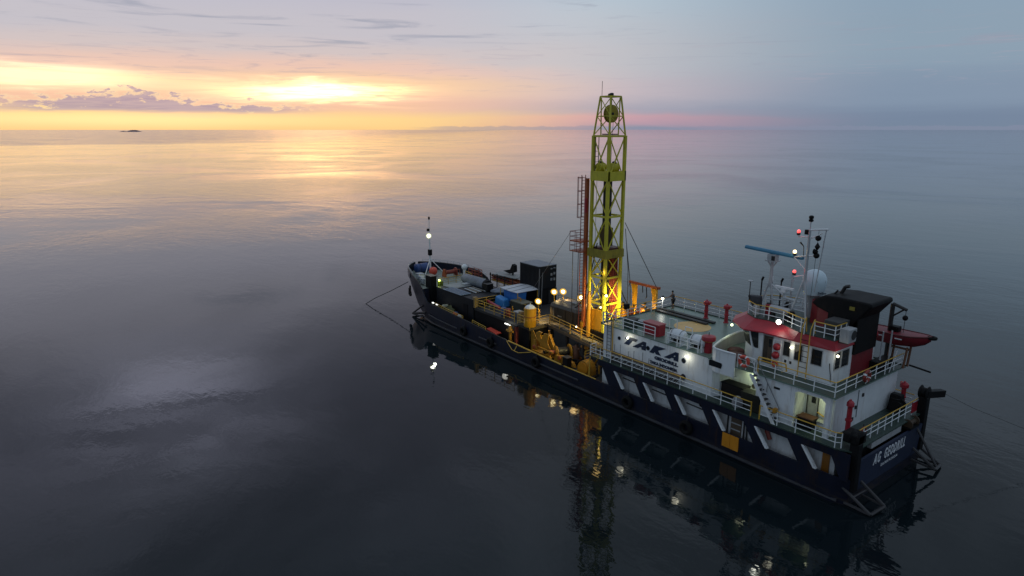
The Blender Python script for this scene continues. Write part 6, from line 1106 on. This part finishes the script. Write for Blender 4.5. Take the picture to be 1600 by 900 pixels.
t = thing('anchor_windlass', 'rusty red windlass in the middle of the pale forecastle deck', 'windlass', (59.0, -1.4, 4.12)); obj('drum', MB().lathe([(0.5, -0.9), (0.5, -0.8), (0.28, -0.78), (0.28, 0.78), (0.5, 0.8), (0.5, 0.9)], (0, 0, 0.6), 14, 'y'), PIPER, t); obj('frame', MB().prism([(-0.6, 0), (0.6, 0), (0.2, 1.1), (-0.2, 1.1)], 'y', 0.92, 1.0).prism([(-0.6, 0), (0.6, 0), (0.2, 1.1), (-0.2, 1.1)], 'y', -1.0, -0.92), ORTR, t); obj('guard', lines([[(-0.8, 1.1, 0), (-0.8, 1.1, 1.0), (-0.8, -1.1, 1.0), (-0.8, -1.1, 0)]], 0.04), ORTR, t)
t = thing('white_ventilator', 'white rounded ventilator by the far side of the forecastle deck', 'ventilator', (58.4, -3.4, 4.12)); obj('trunk', MB().bar((0, 0, 0), (0, 0, 0.9), 0.2, 12), WHITE, t, smooth=True); obj('head', MB().sphere((0, 0, 1.15), 0.42, 14, 8), RAFT, t, smooth=True)
t = thing('red_rack', 'red pipe rack with rails aft of the white ventilator', 'rack', (56.0, -3.6, 4.1)); obj('rails', lines([[(-0.9, 0.5, z), (0.9, 0.5, z), (0.9, -0.5, z), (-0.9, -0.5, z), (-0.9, 0.5, z)] for z in (0.4, 0.8, 1.2)], 0.045), PIPER, t); obj('rack_posts', lines([[(x, y, 0), (x, y, 1.25)] for x in (-0.9, 0, 0.9) for y in (-0.5, 0.5)], 0.045), ORTR, t)
railing(ship, [(55.4, 2.4, 3.95), (55.4, -2.6, 3.95), (57.2, -2.8, 4.0)], 1.0, bars=YRAIL, step=1.2)

# ================================================================== person leaning on the rail
def person():
    root = thing('person', 'man in dark shirt and shorts leaning on the far deck rail, back turned', 'person', (22.45, -4.35, ZU + 0.0), math.pi)
    # local: +X is the way he faces (towards the bow rail once turned), Z up
    J = [('pelvis', (0, 0, 0.92), 0.125), ('spine', (0.03, 0, 1.12), 0.12), ('chest', (0.07, 0, 1.32), 0.14), ('neckb', (0.10, 0, 1.46), 0.065), ('neck', (0.115, 0, 1.52), 0.052), ('headb', (0.13, 0, 1.58), 0.07), ('head', (0.135, 0, 1.66), 0.095), ('crown', (0.125, 0, 1.74), 0.07)]
    Ed = [(0, 1), (1, 2), (2, 3), (3, 4), (4, 5), (5, 6), (6, 7)]
    def add(name, co_, r_, par): J.append((name, co_, r_)); Ed.append((par, len(J) - 1)); return len(J) - 1
    for s_ in (1, -1):
        h = add('hip', (0, 0.09 * s_, 0.88), 0.10, 0); th = add('thigh', (0.01, 0.10 * s_, 0.70), 0.088, h); k = add('knee', (0.02, 0.11 * s_, 0.49), 0.062, th); cf_ = add('calf', (-0.01, 0.115 * s_, 0.35), 0.058, k); an = add('ankle', (-0.03, 0.12 * s_, 0.09), 0.040, cf_); hl = add('heel', (-0.03, 0.12 * s_, 0.04), 0.04, an); add('toe', (0.17, 0.135 * s_, 0.03), 0.032, hl)
        sh_ = add('shoulder', (0.07, 0.17 * s_, 1.41), 0.072, 2)
        if s_ > 0:
            e = add('elbow', (0.20, 0.36, 1.20), 0.046, sh_); w_ = add('wrist', (0.43, 0.46, 1.10), 0.031, e); pm = add('palm', (0.50, 0.48, 1.085), 0.036, w_)
            fb = (0.53, 0.48, 1.08); dirv = (1, 0.2, -0.6)
        else:
            e = add('elbow', (0.14, -0.27, 1.14), 0.046, sh_); w_ = add('wrist', (0.38, -0.22, 1.11), 0.031, e); pm = add('palm', (0.46, -0.21, 1.09), 0.036, w_)
            fb = (0.49, -0.21, 1.085); dirv = (1, 0.1, -0.6)
        D = Vector(dirv).normalized()
        for q in range(4):
            o0 = Vector(fb) + Vector((0, (q - 1.5) * 0.019, 0)); L = (0.032, 0.037, 0.035, 0.027)[q]
            a = add('knuckle', tuple(o0), 0.0095, pm); b = add('finger', tuple(o0 + D * L), 0.0085, a); add('tip', tuple(o0 + D * L + Vector((-0.1, 0, -1)).normalized() * L), 0.0075, b)
        t0 = Vector(J[pm][1]) + Vector((-0.01, -0.035 * s_, -0.01)); a = add('thumb', tuple(t0), 0.011, pm); add('thumb_tip', tuple(t0 + Vector((0.03, -0.015 * s_, -0.03))), 0.009, a)
    def skin(name, sel, scale, m_, parent, sub=2):
        idx = {i: n for n, i in enumerate(sel)}
        me = bpy.data.meshes.new(name); me.from_pydata([J[i][1] for i in sel], [(idx[a], idx[b]) for a, b in Ed if a in idx and b in idx], [])
        o = bpy.data.objects.new(name, me); C.objects.link(o); md = o.modifiers.new('skin', 'SKIN')
        for n, i in enumerate(sel):
            sv = me.skin_vertices[0].data[n]; r_ = J[i][2] * scale; sv.radius = (r_, r_); sv.use_root = (n == 0)
        sb_ = o.modifiers.new('smooth', 'SUBSURF'); sb_.levels = sub; sb_.render_levels = sub
        dg = bpy.context.evaluated_depsgraph_get(); m2 = bpy.data.meshes.new_from_object(o.evaluated_get(dg)); bpy.data.objects.remove(o)
        m2.materials.clear(); m2.materials.append(m_)
        for q in m2.polygons: q.use_smooth = True
        oo = bpy.data.objects.new(name, m2); C.objects.link(oo); oo.parent = parent; return oo
    body = skin('body', list(range(len(J))), 1.0, SKIN, root)
    nm = [j[0] for j in J]
    skin('shirt', [i for i, n in enumerate(nm) if n in ('pelvis', 'spine', 'chest', 'neckb', 'shoulder')] , 1.22, CLOTH, root)
    skin('shorts', [i for i, n in enumerate(nm) if n in ('pelvis', 'hip', 'thigh', 'knee')], 1.25, SHORTS, root)
    obj('hair', MB().sphere((0.115, 0, 1.71), 0.108, 12, 8), HAIR, root, smooth=True)
    hd = MB()
    obj('nose', MB().bar((0.225, 0, 1.67), (0.245, 0, 1.645), 0.014, 6), SKIN, body); obj('mouth', MB().box(0.205, 0.217, -0.022, 0.022, 1.605, 1.613), MAROON, body)
    for s_ in (1, -1):
        obj('eye', MB().sphere((0.217, 0.032 * s_, 1.678), 0.010, 8, 5), WHITEL, body); obj('ear', MB().sphere((0.125, 0.098 * s_, 1.655), 0.024, 8, 5), SKIN, body)
    return root
pp = person(); pp.rotation_euler = (0, 0, 0.05)
